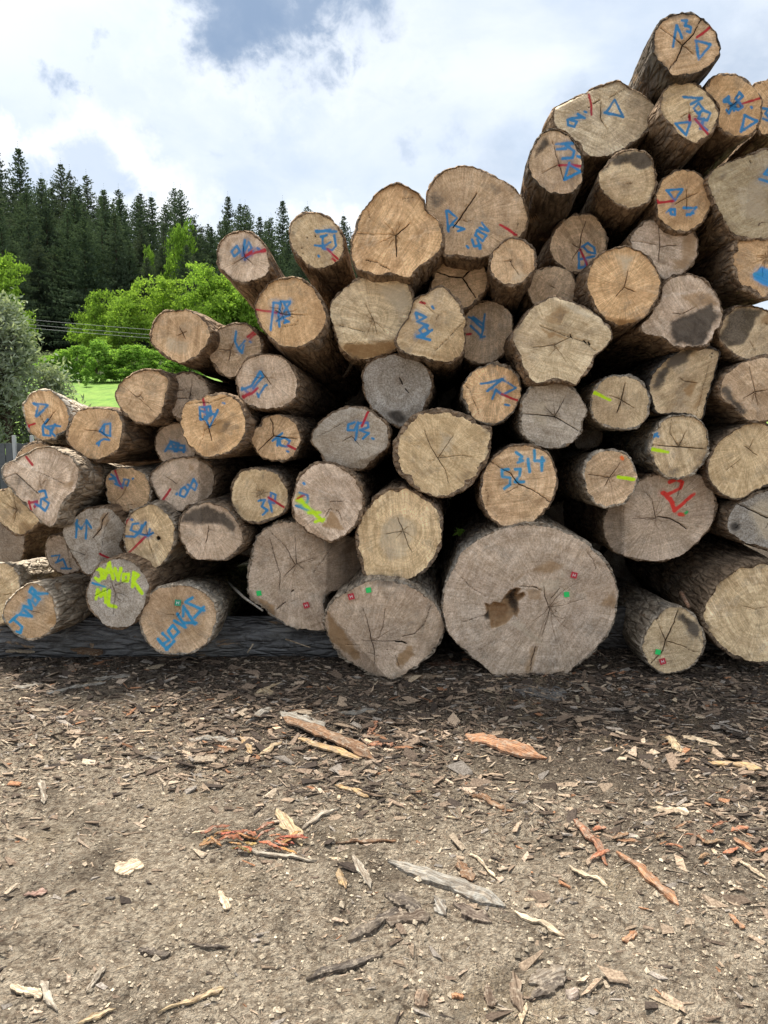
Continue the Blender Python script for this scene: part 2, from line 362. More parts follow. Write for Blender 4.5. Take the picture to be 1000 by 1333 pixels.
def mat_ground():
    m, t, b, out = new_mat('trampled_dirt')
    co = t.n('ShaderNodeTexCoord').outputs['Object']
    sep = t.n('ShaderNodeSeparateXYZ', Vector=co)
    n1 = t.noise(co, 1.4, 5, .6, .3); n2 = t.noise(co, 9, 6, .68, .3); n3 = t.noise(co, 45, 6, .72); n4 = t.noise(co, 160, 4, .7)
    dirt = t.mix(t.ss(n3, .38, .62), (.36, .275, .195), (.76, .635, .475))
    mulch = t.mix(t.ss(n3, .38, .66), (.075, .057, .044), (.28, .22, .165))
    def fib(rx, seed, sx=120.0, sy=16.0):
        v = t.n('ShaderNodeVectorRotate', dict(rotation_type='Z_AXIS'), Vector=t.vmath('ADD', co, t.vmath('SCALE', t.vmath('SUBTRACT', t.n('ShaderNodeTexNoise', Vector=co, Scale=3.0).outputs['Color'], (.5, .5, .5)), scale=.25)), Angle=rx).outputs[0]
        return t.noise(t.vmath('ADD', t.vmath('MULTIPLY', v, (sx, sy, 1)), (seed, 0, 0)), 1.0, 4, .65, .4)
    f1 = fib(1.4, 3); f2 = fib(.5, 9); f3 = fib(2.3, 17); fm = t.math('MAXIMUM', t.math('MAXIMUM', f1, f2), f3); fl = t.math('MINIMUM', t.math('MINIMUM', f1, f2), f3)
    # bark mulch and the pile's painted shade at its foot, dusty dirt where people walk
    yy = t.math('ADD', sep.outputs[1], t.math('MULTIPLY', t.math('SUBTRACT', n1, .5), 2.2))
    yy = t.math('ADD', yy, t.math('MULTIPLY', sep.outputs[0], .38))  # reaches forward on the right, painting in the pile's soft shade
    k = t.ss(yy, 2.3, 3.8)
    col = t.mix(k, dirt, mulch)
    n6 = t.noise(t.vmath('ADD', co, (11, 5, 0)), 2.6, 6, .66, .6)
    col = t.mix(t.math('MULTIPLY', t.ss(n6, .50, .66), .65), col, t.mix(n3, (.07, .052, .038), (.21, .165, .12)))
    col = t.mix(t.math('MULTIPLY', t.ss(fm, .60, .74), .8), col, (.48, .385, .28))
    col = t.mix(t.math('MULTIPLY', t.ss(fl, .40, .27), .85), col, (.055, .040, .030))
    sd = t.noise(t.vmath('ADD', co, (1, 15, 0)), 1.9, 5, .62)
    col = t.mix(t.math('MULTIPLY', t.math('MULTIPLY', t.ss(sd, .56, .66), t.ss(n4, .40, .62)), .75), col, (.52, .40, .25))
    col = t.mix(t.math('MULTIPLY', t.ss(n2, .53, .70), .5), col, (.13, .10, .075))
    col = t.mix(t.math('MULTIPLY', t.ss(n4, .56, .72), .5), col, (.62, .53, .40))
    col = t.mix(t.math('MULTIPLY', t.ss(n4, .44, .30), .5), col, (.05, .04, .03))
    vo = t.n('ShaderNodeTexVoronoi', dict(feature='F1'), Vector=t.vmath('ADD', co, t.vmath('SCALE', t.n('ShaderNodeTexNoise', Vector=co, Scale=40.0).outputs['Color'], scale=.03)), Scale=70.0, Randomness=1.0).outputs['Distance']
    cre = t.math('MULTIPLY', t.ss(vo, .55, .85), t.ss(n2, .42, .58))  # thin gaps between clods: their shadows painted into the colour
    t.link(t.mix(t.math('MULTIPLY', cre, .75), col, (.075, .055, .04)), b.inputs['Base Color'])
    n3 = t.math('SUBTRACT', n3, t.math('MULTIPLY', vo, .45))
    h = t.math('ADD', t.math('ADD', n3, t.math('SUBTRACT', fm, t.math('MULTIPLY', fl, -1.0))), t.math('MULTIPLY', n4, .5))
    bump(t, b, h, 1.0, .055)
    b.inputs['Roughness'].default_value = .97; b.inputs['Specular IOR Level'].default_value = .08
    return m

def mat_meadow():
    m, t, b, out = new_mat('meadow_grass')
    co = t.n('ShaderNodeTexCoord').outputs['Object']
    n1 = t.noise(co, .25, 4, .6); n2 = t.noise(co, 2.2, 6, .7); n3 = t.noise(t.vmath('MULTIPLY', co, (14, 5, 5)), 1, 4, .7)
    col = t.mix(t.ss(n2, .35, .65), (.075, .16, .02), (.17, .29, .04))
    col = t.mix(t.math('MULTIPLY', t.ss(n1, .4, .65), .5), col, (.19, .27, .05))
    col = t.mix(t.math('MULTIPLY', t.ss(n3, .5, .7), .4), col, (.05, .11, .015))
    t.link(col, b.inputs['Base Color']); bump(t, b, t.math('ADD', n2, n3), .6, .06)
    return m

def mat_leaf(name, dark, light, transl=.45, yellow=None, scale=1.2):
    m = bpy.data.materials.new(name); m.use_nodes = True; nt = m.node_tree; nt.nodes.clear(); t = NT(nt)
    out = nt.nodes.new('ShaderNodeOutputMaterial')
    oi = t.n('ShaderNodeObjectInfo'); co = t.n('ShaderNodeTexCoord').outputs['Object']
    geo = t.n('ShaderNodeNewGeometry').outputs['Random Per Island']
    n = t.noise(t.vmath('ADD', co, t.vmath('SCALE', oi.outputs['Location'], scale=1.0)), scale, 3, .6)
    f = t.math('ADD', t.math('MULTIPLY', geo, .45), t.math('MULTIPLY', t.ss(n, .3, .7), .55))
    col = t.mix(f, dark, light)
    if yellow: col = t.mix(t.math('MULTIPLY', t.ss(oi.outputs['Random'], .35, 1.0), .6), col, yellow)
    d = t.n('ShaderNodeBsdfDiffuse', Color=col); tr = t.n('ShaderNodeBsdfTranslucent', Color=t.mix(1.0, col, (1.25, 1.3, .7), 'MULTIPLY'))
    mx = t.n('ShaderNodeMixShader', Fac=transl); t.link(d.outputs[0], mx.inputs[1]); t.link(tr.outputs[0], mx.inputs[2])
    t.link(mx.outputs[0], out.inputs[0])
    return m

M_END = mat_endgrain(); M_BARK = mat_bark(); M_PIECE = mat_piece(); M_CHIP = mat_chips(); M_GROUND = mat_ground(); M_MEADOW = mat_meadow()
# ------------------------------------------------------------------ the logs
# zones: (origin u, origin v, magnification) of the enlargements the outlines were measured on
Z = dict(A=(0,480,4), B=(0,640,4), C=(180,380,4), D=(180,580,3.3333), E=(270,220,4), F=(400,420,4), G=(400,620,4), H=(420,200,3.5714),
         I=(560,660,3.846), J=(780,560,3.923), K=(640,450,3.3333), L=(590,280,4), M=(780,260,4.445), N=(640,80,4.545), O=(780,0,4.545), P=(540,470,4.545), W=(0,0,1))
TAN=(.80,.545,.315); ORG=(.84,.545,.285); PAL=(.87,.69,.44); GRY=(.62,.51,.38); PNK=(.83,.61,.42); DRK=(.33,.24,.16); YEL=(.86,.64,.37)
BRN=(.30,.22,.15,.3); BGR=(.40,.34,.265,.7); BDK=(.24,.18,.125,.3); BLT=(.56,.49,.39,1.0)  # BLT: pale bark, brightened in colour for flanks that catch the light
LOGS = []
def L(zone, D, tone, weather, outline, pith, label, vp=(572,575), cracks='', paint='', star=0, facets=(), stains='', hole='', taper=.28, rim=.0075, bark=BRN, length=4.3, wob=1.0, tags=(), knots=''):
    LOGS.append(dict(z=zone, D=D, tone=tone, w=weather, o=outline, p=pith, label=label, vp=vp, cracks=cracks, paint=paint, star=star, facets=facets, stains=stains, hole=hole, taper=taper, rim=rim, bark=bark, L=length, wob=wob, tags=tags, knots=knots))

# ---- left end of the pile
L('A',4.35,ORG,.1,'120,190 150,140 200,112 250,108 300,135 345,190 362,250 350,310 310,350 250,375 200,365 160,340 135,290',(258,262),
  'orange-tan log end with blue 58 and a small triangle, above the flared log', vp=(330,625), star=5, cracks='3:205,240 235,290 258,262 285,220', taper=-.1,
  paint='b:175,180 200,195 185,245;b:175,180 250,190 190,250;b:250,262 222,300 225,345 262,350 262,318 235,300;b:250,300 285,295 312,300;b:285,290 265,330 285,350;r:138,300 182,285;r:135,285 150,305', bark=BLT)
L('A',4.30,ORG,.15,'342,345 365,285 400,230 450,207 520,203 590,208 630,240 648,300 640,360 610,420 560,460 510,480 450,470 390,430 355,390',(520,325),
  'wide tan log end with small faint blue scribble, right of the log marked 58', cracks='2:440,318 500,322 530,330 570,370', facets=[(600,205,650,300,.5)],
  paint='b:520,325 545,290 540,340;b:545,290 575,285 575,350 550,345 520,325;b:505,390 540,365 570,372;b:515,400 520,385')
L('A',4.12,PNK,.35,'10,560 20,500 90,465 160,425 240,402 310,425 380,465 415,520 410,580 385,650 340,690 315,740 295,800 262,825 215,805 170,750 110,690 60,630',(215,600),
  'large flared log end split by a grey scar, blue 38 near its lower point', vp=(520,640), taper=-.35, star=3, cracks='4:15,570 80,545 130,590 200,650;2:200,540 260,565 330,600',
  paint='r:135,458 168,500;r:150,690 165,750;r:150,700 195,690 180,720;b:205,640 235,635 245,670 215,680 210,720 235,740 255,700 225,680;b:185,705 205,715', stains='g:10,560 90,540 150,590 200,645 195,790 60,640;d:300,590 385,580 380,640 330,620', bark=BGR)
L('A',4.55,TAN,.2,'85,470 110,420 150,390 200,378 255,395 290,450 280,530 220,580 150,580 100,540',(190,470), 'plain log end showing only its upper rim behind the large flared log')
L('A',4.35,YEL,.1,'-40,650 0,635 60,620 140,600 230,660 260,760 210,800 150,850 95,865 40,840 0,800 -50,750',(85,735),
  'pale broken log end with torn brown underside, under the large flared log', star=3, cracks='3:60,620 85,735 70,800;2:85,735 0,690', stains='d:85,790 140,790 215,800 150,850 105,860')
L('A',4.45,ORG,.25,'545,600 560,550 600,520 660,512 730,530 775,580 785,640 770,700 720,735 660,745 600,730 560,680',(650,640),
  'round log end with blue 36 crossed by red, with a wedge crack along its foot', cracks='3:590,735 640,715 705,705;2:600,700 650,640 670,560', bark=BLT,
  paint='r:600,530 615,575 635,620;b:570,575 600,570 610,600;b:600,570 580,550;b:650,575 640,605 665,610 672,580 645,575;b:690,575 694,571;b:600,600 640,615')
L('D',4.35,PNK,.45,'48,140 80,95 140,62 210,50 265,58 315,90 335,140 325,200 285,245 225,260 190,285 150,278 110,260 75,210',(165,165),
  'grey-tan log end with blue 08, a red slash and a flat step on its right', facets=[(264,58,262,250,.55)], cracks='2:264,58 262,250;2:110,130 165,165',
  paint='r:138,190 108,235;b:185,190 180,215 200,225 215,200 200,180 185,190;b:215,200 240,145 255,170 245,195 215,170;b:165,212 168,208', stains='d:220,80 245,85 240,110 222,105;d:130,65 150,66 145,80')
L('B',4.30,GRY,.75,'325,210 350,160 420,110 500,80 570,82 600,110 640,160 645,220 625,280 640,330 560,380 520,400 455,440 400,380 365,310 340,260',(440,330),
  'grey angular log end with a rotten brown seam and faint blue letters', cracks='6:560,110 530,150 525,190 480,245;3:600,120 545,180 520,330;2:360,300 440,330', facets=[(560,110,510,400,.35)],
  paint='b:400,150 395,240;b:395,165 420,195 450,150 445,245;b:450,150 475,190;r:520,325 570,348', stains='d:545,110 570,112 545,180 520,235 478,250 500,190 520,150')
L('B',4.75,PNK,.4,'235,290 260,240 310,225 360,250 410,330 430,400 360,430 290,410 250,360',(320,330), 'small recessed log end in shadow with a blue smudge, left of the neon lettered one',
  paint='b:270,335 310,330 300,360;b:290,370 330,350 350,400;b:320,400 370,400')
L('B',4.22,YEL,.15,'640,200 660,140 710,90 780,65 840,80 890,130 915,200 905,270 870,340 830,390 780,412 720,385 670,340 645,270',(765,225),
  'tan log end with blue scrawl, a small round knot hole and a thick red slash', star=7, cracks='2:765,225 760,160;2:770,250 800,350', knots='823,243,14',
  paint='r:768,225 715,275 668,325;b:720,165 690,170 680,200 720,215 700,235 650,232;b:720,215 760,160;b:740,175 730,220 770,230 795,215;b:780,195 770,230;b:685,145 689,148;r:665,140 655,165', bark=BGR)
L('B',4.30,YEL,.1,'-80,420 -20,378 30,368 80,400 110,470 100,560 60,640 10,690 -60,690 -110,600 -110,500',(-10,530), 'pale log end with shaggy rim cut off by the left edge, bark lit from above', vp=(300,700), bark=BLT, taper=-.05, cracks='2:20,540 60,530')
L('B',4.12,TAN,.1,'18,620 50,560 110,500 170,478 230,500 280,560 298,620 290,690 240,740 180,768 120,760 60,720 25,670',(170,620),
  'log with blue JAVOR written across its pale end, lowest at the left edge', vp=(532,662), bark=BLT, taper=0, cracks='1:160,620 215,635',
  paint='B:90,645 50,680;B:70,662 115,705 105,735 85,730;B:105,640 165,650 130,620;B:105,640 125,600;B:125,595 165,610 150,570;B:165,610 150,565;B:165,565 185,590 200,565 180,540 165,565;B:155,520 205,560;B:155,520 165,500 185,520 175,535;B:180,530 245,530', stains='f:240,690 300,600 400,620 380,680')
L('B',4.08,GRY,.7,'450,560 460,480 500,400 560,355 620,342 690,370 745,420 778,480 765,560 730,640 680,700 610,715 540,690 480,630',(600,530),
  'grey round log end with neon yellow JAVOR ML', star=6, cracks='2:490,545 600,490 660,465;2:580,470 600,530 590,640',
  paint='y:490,400 540,410;y:525,405 530,450 515,465 495,450;y:545,450 570,365 590,455;y:550,420 585,415;y:600,400 615,460 630,400;y:645,430 640,465 665,465 670,430 645,430;y:690,495 695,420 720,435 695,465 740,530;y:500,560 510,510 525,545 545,505 550,575;y:570,515 565,590 605,600;b:480,475 545,495')
L('D',4.08,TAN,.25,'5,740 20,680 60,630 120,610 200,605 270,625 330,680 340,750 320,820 270,880 200,905 130,905 60,880 20,820',(165,745),
  'brown-centred log end with blue JAVOR and a green tag, on the bearer log', vp=(425,700), bark=BLT, taper=-.1, star=3,
  paint='B:235,660 205,680 285,715;B:285,700 245,745;B:245,775 195,695 195,740;B:200,770 250,770;B:170,730 205,790 155,760;B:150,780 130,805 150,835 175,810 150,780;B:85,840 125,885;B:105,815 135,845 110,860;B:120,885 155,850', stains='p:90,660 200,640 290,700 290,800 200,860 100,850 50,760', tags=[('g',173,682)])
L('D',4.18,PNK,.35,'172,370 185,310 230,262 290,245 350,255 400,290 440,350 455,410 430,460 380,495 310,500 240,490 200,450',(305,365),
  'unpainted log end with smoky grey top and yellowish foot, above the green-tagged one', bark=BDK, cracks='3:305,350 300,395 290,425', star=4, stains='s:185,330 230,270 300,250 380,280 440,350 420,400 360,350 250,340;g:230,370 300,420 380,400 330,450')
L('D',4.25,YEL,.15,'402,210 415,150 450,110 510,95 570,105 620,140 650,190 650,250 620,300 570,325 510,335 450,315 415,270',(530,212),
  'yellowish log end with a starburst of cracks, two dark stains and blue 36', star=13, bark=BDK,
  paint='b:520,240 550,235 535,265 560,280 540,300;b:575,215 570,245 590,250 597,215 575,205;b:570,240 580,290;r:565,225 632,268', stains='s:530,110 552,112 548,145 535,145;s:470,110 495,100 490,125')
L('D',4.12,PNK,.35,'670,220 690,150 720,110 770,75 840,80 900,105 950,150 978,220 970,290 940,350 890,395 840,418 790,400 730,370 685,330 665,280',(860,245),
  'log end with neon green spray over a blue scribble and a wedge notch below', facets=[(668,285,850,425,.45)], cracks='1:830,243 890,243;2:812,310 830,275 870,285 895,360',
  paint='b:700,205 735,215 735,245 705,260;b:685,260 760,290;b:718,163 722,167;y:690,235 740,270 800,330;y:700,225 730,265;y:740,290 790,290;y:770,330 805,320;r:690,230 720,215', stains='f:835,285 890,365 800,350')
L('D',4.28,PNK,.45,'480,540 490,470 510,400 560,355 650,325 760,340 880,390 950,400 985,450 985,560 965,620 820,650 808,795 740,805 660,785 590,745 540,700 480,660 475,600',(680,520),
  'large grey-brown flared butt end with long curved cracks and a red tag', facets=[(760,560,700,330,.15),(820,400,810,800,.5)], star=8, wob=1.5, bark=BGR,
  cracks='3:570,400 590,480 615,560 610,630;3:840,440 800,500 760,550;2:680,400 685,510 720,540;2:680,520 630,570;5:600,710 640,680;6:665,635 675,628;2:560,360 640,440 680,520',
  stains='f:520,660 590,690 585,740 540,700;g:700,340 960,400 900,560 800,480', tags=[('r',730,692),('G',525,640)])
L('G',4.15,YEL,.05,'255,330 265,260 300,180 350,110 420,65 490,60 560,75 630,120 680,170 705,230 708,290 690,380 650,450 600,500 530,535 430,540 340,532 295,510 285,450 262,400',(500,285),
  'yellow-tan log end with clear pale rings around the heart, unpainted, above the cracked bottom log', star=9, cracks='3:470,215 500,285 530,370 545,395;2:410,300 500,285;3:340,530 440,525', rim=.014, stains='w:380,250 480,190 560,240 570,330 520,440 420,440 370,370')
L('G',4.06,PNK,.4,'90,760 100,700 130,650 200,595 280,560 380,540 480,545 560,580 640,640 690,700 712,770 700,840 650,920 600,960 540,1010 470,1050 410,1060 330,1030 240,980 160,920 110,850',(335,855),
  'bottom log end chipped into facets, with a ragged black hole, red and green tags', facets=[(100,695,430,1065,.45),(628,640,560,1010,.45)], wob=1.4, bark=BGR,
  cracks='3:290,690 315,760 335,855 350,900 350,990;2:405,690 395,780 370,850;3:335,855 440,860 480,850;10:460,862 490,860 515,872;4:495,835 560,820 610,770 640,680;1:200,877 275,880;3:460,930 480,1000;6:415,903 418,905', star=6,
  stains='f:470,920 540,890 560,930 500,1000 470,980;f:110,720 160,780 300,960 250,960 120,850;g:480,640 600,700 620,770 520,780', tags=[('r',230,625),('G',320,592)])
L('I',4.10,PNK,.5,'60,480 75,400 110,310 160,220 240,160 330,115 430,90 520,82 610,95 700,130 780,175 850,240 900,310 930,390 942,450 925,550 890,630 820,720 740,790 680,850 600,858 490,855 400,855 340,853 250,780 150,700 90,620 65,540',(600,500),
  'giant grey log end with a jagged rotten hole, the largest in the pile', wob=1.2, star=12, rim=.0075, bark=BGR, taper=0,
  cracks='3:570,400 575,450 600,510;2:600,510 580,590 560,650;2:650,410 605,460;3:155,580 200,565 290,540;3:790,230 820,270 830,310;4:530,700 510,760 500,850;2:120,310 200,400 280,450;3:450,400 520,400 560,420;6:515,400 535,405',
  hole='270,480 300,490 320,475 355,480 370,450 400,420 430,405 455,410 440,440 470,430 480,445 440,480 445,520 440,555 420,545 400,570 370,590 340,605 305,610 300,570 270,545 285,525',
  stains='s:372,470 390,430 430,405 455,412 445,470 440,545 425,545 410,500;s:268,545 300,520 300,560 285,560;d:520,300 600,280 680,285 640,320 500,330 400,380;w:540,380 640,350 660,300 700,340 640,420 560,430;w:440,560 560,650 600,720 520,690 400,580;d:495,700 540,700 520,780 500,850 480,840;d:480,420 550,410 560,460 500,470;d:870,480 920,420 930,500', tags=[('r',720,340),('G',683,437)])  # black patches over the hole paint in its deep shade
L('J',4.08,YEL,.25,'218,1080 240,1020 290,950 350,905 420,905 480,930 520,1000 540,1060 530,1130 490,1190 430,1230 370,1242 310,1235 260,1190 228,1140',(340,1075),
  'small log end with green dot and red tag, right of the giant log', vp=(584,658), star=9, bark=BGR, taper=0,
  cracks='5:405,915 385,980 340,1075 325,1130 265,1195;3:340,1075 310,1000 290,955;3:340,1075 420,1100 500,1140', stains='s:400,920 450,930 510,1000 530,1090 470,1040 440,1000 400,970;g:480,1020 530,1070 480,1180 430,1100', tags=[('G',300,1132),('r',323,1180)])
L('J',4.06,YEL,.08,'520,930 560,850 620,770 700,710 800,682 880,680 980,720 1060,800 1090,920 1060,1050 980,1150 880,1195 790,1190 700,1165 620,1110 560,1040 525,980',(820,930),
  'big round log end with clean wavy rings at the right edge, above a short stub', vp=(615,560), taper=.25, bark=BDK, rim=.012, cracks='1:740,900 800,915 860,905')
L('J',4.22,(.42,.38,.33),.9,'650,490 680,400 740,360 860,300 1000,260 1100,400 1050,560 950,630 863,612 760,580 680,530',(900,430),
  'silver-weathered log end with a black radial crack at the right edge', star=8, bark=BDK, cracks='6:705,375 780,410 863,450 900,430;3:900,430 850,500;4:700,500 720,480', stains='s:660,480 700,470 720,500 690,520;w:750,400 900,350 950,560 800,560', vp=(600,575))
L('J',4.35,PNK,.4,'18,500 30,430 70,370 150,290 240,240 350,225 450,222 530,230 570,270 595,340 598,420 560,510 500,580 430,635 350,665 260,670 180,665 120,640 50,590',(290,450),
  'grey-brown log end with a big red 21 and a dark step on its left', facets=[(128,300,125,650,.5)], star=5, cracks='6:300,440 360,450 410,475 445,505;2:290,450 170,450;2:290,450 270,350 230,310;3:430,250 400,340;2:450,340 445,420;2:128,300 125,650',
  paint='R:360,265 395,250 425,265 415,295 350,330 325,322;R:330,320 375,370;R:385,410 485,325;R:385,410 365,350;R:412,430 430,432;g:440,425 450,418', vp=(600,600))
L('K',4.20,TAN,.2,'400,560 410,510 440,470 500,452 570,460 610,490 628,540 632,600 610,650 560,690 510,702 460,690 420,640 402,600',(512,572),
  'log end with yellow dash and orange dot, mossy grey bark on its left', vp=(616,622), star=9, bark=BLT, taper=0, cracks='3:512,572 420,558;3:512,572 490,610;2:512,572 560,510',
  paint='y:550,570 615,580;o:565,485 568,490')
L('K',4.24,YEL,.2,'690,430 710,370 760,315 820,300 880,310 930,360 945,430 930,500 880,550 820,575 760,570 720,530 695,480',(815,438),
  'starry cracked log end with a yellow dash and a grey patch at its foot', vp=(640,595), star=14, bark=BLT, taper=0, cracks='4:700,432 815,438 935,450;3:815,438 845,370;2:780,320 775,380 815,438',
  paint='y:692,448 765,462;b:705,385 725,395;b:700,400 720,380;y:650,420 668,440', stains='g:765,540 820,525 830,565 790,575;g:770,320 850,330 820,400')
L('K',4.26,YEL,.3,'430,260 440,200 490,145 560,125 630,145 680,200 688,260 670,320 620,360 550,365 490,345 445,310',(565,240),
  'log end with yellow dash and grey-blue stain, beside the splintered slab', vp=(625,565), star=9, bark=BLT, taper=0, cracks='4:565,235 580,160;4:565,235 545,290;3:565,235 620,270;2:565,235 510,215',
  paint='y:440,200 515,235;y:420,195 432,200', stains='g:590,180 660,190 640,280 600,220')
L('K',4.25,GRY,.5,'122,300 135,230 180,170 250,150 320,160 370,200 410,260 410,300 390,330 388,370 350,420 280,445 210,440 150,400 125,350',(275,305),
  'pale grey log end split by one crack across, small notch on its right rim', vp=(600,560), star=8, cracks='4:125,293 200,300 275,308 330,340 385,375;3:275,305 325,215;1:270,305 230,260', stains='g:280,210 340,200 380,260 320,260;w:160,250 240,240 250,360 180,330', bark=BGR)
L('P',4.14,TAN,.08,'390,760 400,680 450,590 520,530 600,500 690,500 770,530 820,590 840,670 835,760 800,850 740,920 660,965 570,985 480,960 420,890 392,820',(615,725),
  'tan log end with bright blue 5214 and a jagged crack, above the giant log', cracks='5:455,595 520,640 570,665 600,710 615,728 700,765 770,810 805,840;2:620,740 540,780;3:415,740 435,800 425,860', star=4, vp=(585,600),
  paint='B:555,640 515,645 520,685 565,690 565,730 530,755;B:595,640 625,640 620,680 595,715 645,715;B:600,540 635,565 620,580 640,590 610,600;B:670,580 680,655;B:710,530 710,590 765,590;B:755,570 752,650')
L('P',4.28,ORG,.1,'285,180 300,120 350,60 430,25 510,20 570,50 620,120 635,180 620,250 580,310 520,355 450,378 390,365 340,320 310,260 285,215',(470,190),
  'log end with a blue scribbled arrow, red slash and shaggy light bark rim', vp=(570,570), cracks='4:300,140 330,180 350,240 375,290 380,340', bark=BGR, wob=1.3,
  paint='b:390,135 450,125 520,105;b:520,105 430,178;b:520,110 600,158 520,200 480,170;b:480,170 460,225;b:535,258 560,262;r:515,195 560,215 630,240')
L('F',4.10,YEL,.05,'445,680 450,620 480,560 540,500 600,465 680,447 760,455 840,480 900,530 955,545 955,620 945,700 900,780 840,850 760,900 690,912 610,890 540,840 480,780 455,730',(680,705),
  'large honey-coloured log end with fine rings and a pointed ear at upper right', vp=(590,600), cracks='3:680,705 640,640 610,560;3:680,705 720,770 740,850;2:680,705 760,590;2:680,705 800,690 860,700', rim=.02, stains='g:750,760 860,770 830,850 740,870;w:690,560 780,580 740,680 680,680', star=5)
L('F',4.22,GRY,.55,'20,600 40,550 100,490 160,450 240,440 320,450 370,490 420,540 430,590 420,650 370,700 300,755 220,765 150,740 90,720 60,670 25,630',(230,590),
  'grey oval log end with blue 96, red streak and a pale upper edge', facets=[(40,600,200,510,.3),(210,740,400,670,.35)], cracks='2:40,600 120,560 200,510;2:180,620 230,590;2:230,590 290,660',
  paint='b:245,520 215,530 210,560 245,560 265,520 260,560 250,610;b:270,525 315,520 320,545 275,560;b:275,560 320,575 290,605;b:338,602 345,606;r:322,455 305,490 285,540')
L('F',4.30,(.27,.23,.19),.85,'283,280 300,230 350,190 430,165 500,165 570,190 630,240 652,290 645,370 610,440 560,500 510,540 450,535 400,500 340,450 300,380',(480,300),
  'dark grey log end with a small black rot hole', cracks='6:480,285 490,305 495,320;5:510,345 530,365', stains='s:400,470 480,450 520,500 480,535', rim=.0075)
L('H',4.22,PAL,.05,'30,720 60,660 120,610 200,565 290,565 380,590 415,640 420,720 390,790 350,840 350,900 300,930 230,955 150,955 90,920 60,860 45,790',(238,775),
  'pale log end in wide colour sectors with a brown lower facet', facets=[(80,885,350,865,.5)], star=6, cracks='4:75,798 100,803;3:120,808 195,828;2:238,775 255,840;1:200,700 238,775;1:85,885 345,868', stains='f:85,890 345,870 350,900 300,935 230,960 150,960;w:240,600 380,600 410,700 360,760;g:100,640 200,590 220,650 120,680')
L('H',4.10,YEL,.2,'345,860 370,800 410,740 430,680 490,640 550,620 600,650 640,700 662,770 660,860 650,920 600,965 530,965 450,945 370,920 345,880',(530,770),
  'heart-shaped log end with blue letters and brown blotches', wob=1.4, facets=[(670,760,500,960,.4)], cracks='3:650,790 600,840 520,920;2:440,670 520,740', bark=BDK, star=4,
  paint='b:435,740 480,760 440,780 490,800;b:475,800 450,820 470,850 495,830 475,800;b:440,850 510,820 ;b:440,850 500,865;b:510,710 516,718;b:435,740 440,765;r:455,690 475,695', stains='g:560,700 640,720 620,820 560,800;d:500,900 540,880 530,930;w:380,900 410,900 420,930 390,925;d:420,700 440,690 430,720')
L('H',4.08,ORG,.08,'130,440 150,360 180,280 230,200 290,160 350,138 420,165 470,210 490,270 540,320 562,390 555,440 520,480 440,540 400,572 330,560 250,565 170,540 135,490',(340,380),
  'large orange-tan pear-shaped log end against the sky, unpainted', star=12, cracks='5:340,380 345,480;4:340,380 405,325;3:130,375 210,370 240,378;4:205,495 250,505 315,540;3:210,260 220,300;2:370,210 420,200', vp=(560,560))
L('H',4.20,TAN,.3,'480,220 490,160 540,95 600,62 680,55 760,80 830,120 890,160 940,220 958,290 945,350 900,400 850,420 770,475 700,488 620,480 565,470 560,400 540,330 490,280',(650,295),
  'large log end against the sky with blue 106 and a long slanting crack', facets=[(945,220,885,400,.5)], cracks='5:605,345 640,300 680,240 715,185;2:945,220 885,400', star=4,
  paint='b:575,265 585,360;b:585,265 625,300 580,350;b:600,330 660,350 630,360;b:740,320 770,360 730,345;b:710,380 720,355 760,380 745,405 715,380;b:695,400 705,430 735,425 730,440;b:720,400 735,440;b:672,430 678,438;r:825,330 860,350 900,380', stains='g:500,200 560,110 620,80 600,200 520,280;g:760,100 850,150 800,230')
L('H',4.42,TAN,.15,'505,600 530,540 560,495 620,478 690,480 740,510 770,560 772,610 740,660 700,700 650,730 600,700 550,680 510,640',(650,572),
  'small tan log end with a wide Y-shaped crack', cracks='7:530,548 590,570 650,575;7:650,575 690,540 718,495;7:650,575 680,620 712,670', rim=.007)
L('H',4.15,TAN,.08,'780,510 790,460 830,415 880,392 940,400 980,440 992,490 980,550 930,600 870,612 820,595 785,560',(878,495),
  'small clean log end with a curled fine crack, bark showing beneath', cracks='2:870,490 880,515 915,565;1:840,500 878,495', vp=(600,620), bark=BRN, taper=0, stains='w:900,520 970,560 930,600 860,600')
L('H',4.55,TAN,.35,'650,800 665,740 710,695 770,680 830,695 875,745 888,800 880,870 850,930 800,970 740,978 680,960 652,920',(765,800), 'brownish recessed log end with a faint blue zigzag, right of the heart-shaped one',
  paint='b:680,760 745,790 700,760;b:690,800 740,850 755,745;b:700,770 740,810;b:735,855 755,850;r:670,840 690,838')
L('L',4.50,TAN,.3,'385,380 395,330 430,285 490,265 550,268 610,295 640,340 640,400 610,460 540,480 450,480 405,440',(500,365), 'smallest plain brown log end, tucked above the lumpy cream one', cracks='1:500,365 540,385')
L('L',4.10,PAL,.08,'305,650 320,600 370,520 430,460 500,425 570,430 640,460 720,500 790,560 825,610 820,650 790,690 740,730 720,780 690,820 640,880 580,865 520,860 440,880 400,850 365,790 355,740 325,700',(530,675),
  'cream wedge-shaped log end with a line of black specks, pointing right', star=8, facets=[(500,425,820,600,.35)], cracks='2:415,690 530,675 610,635;3:450,575 540,610 610,635 680,660 740,705;8:612,620 618,636;9:680,652 692,665;9:705,660 712,675;4:800,650 815,655', stains='d:490,540 560,480 600,500 560,570 500,560;w:540,440 700,500 760,560 640,520;f:440,580 540,600 600,640 500,650')
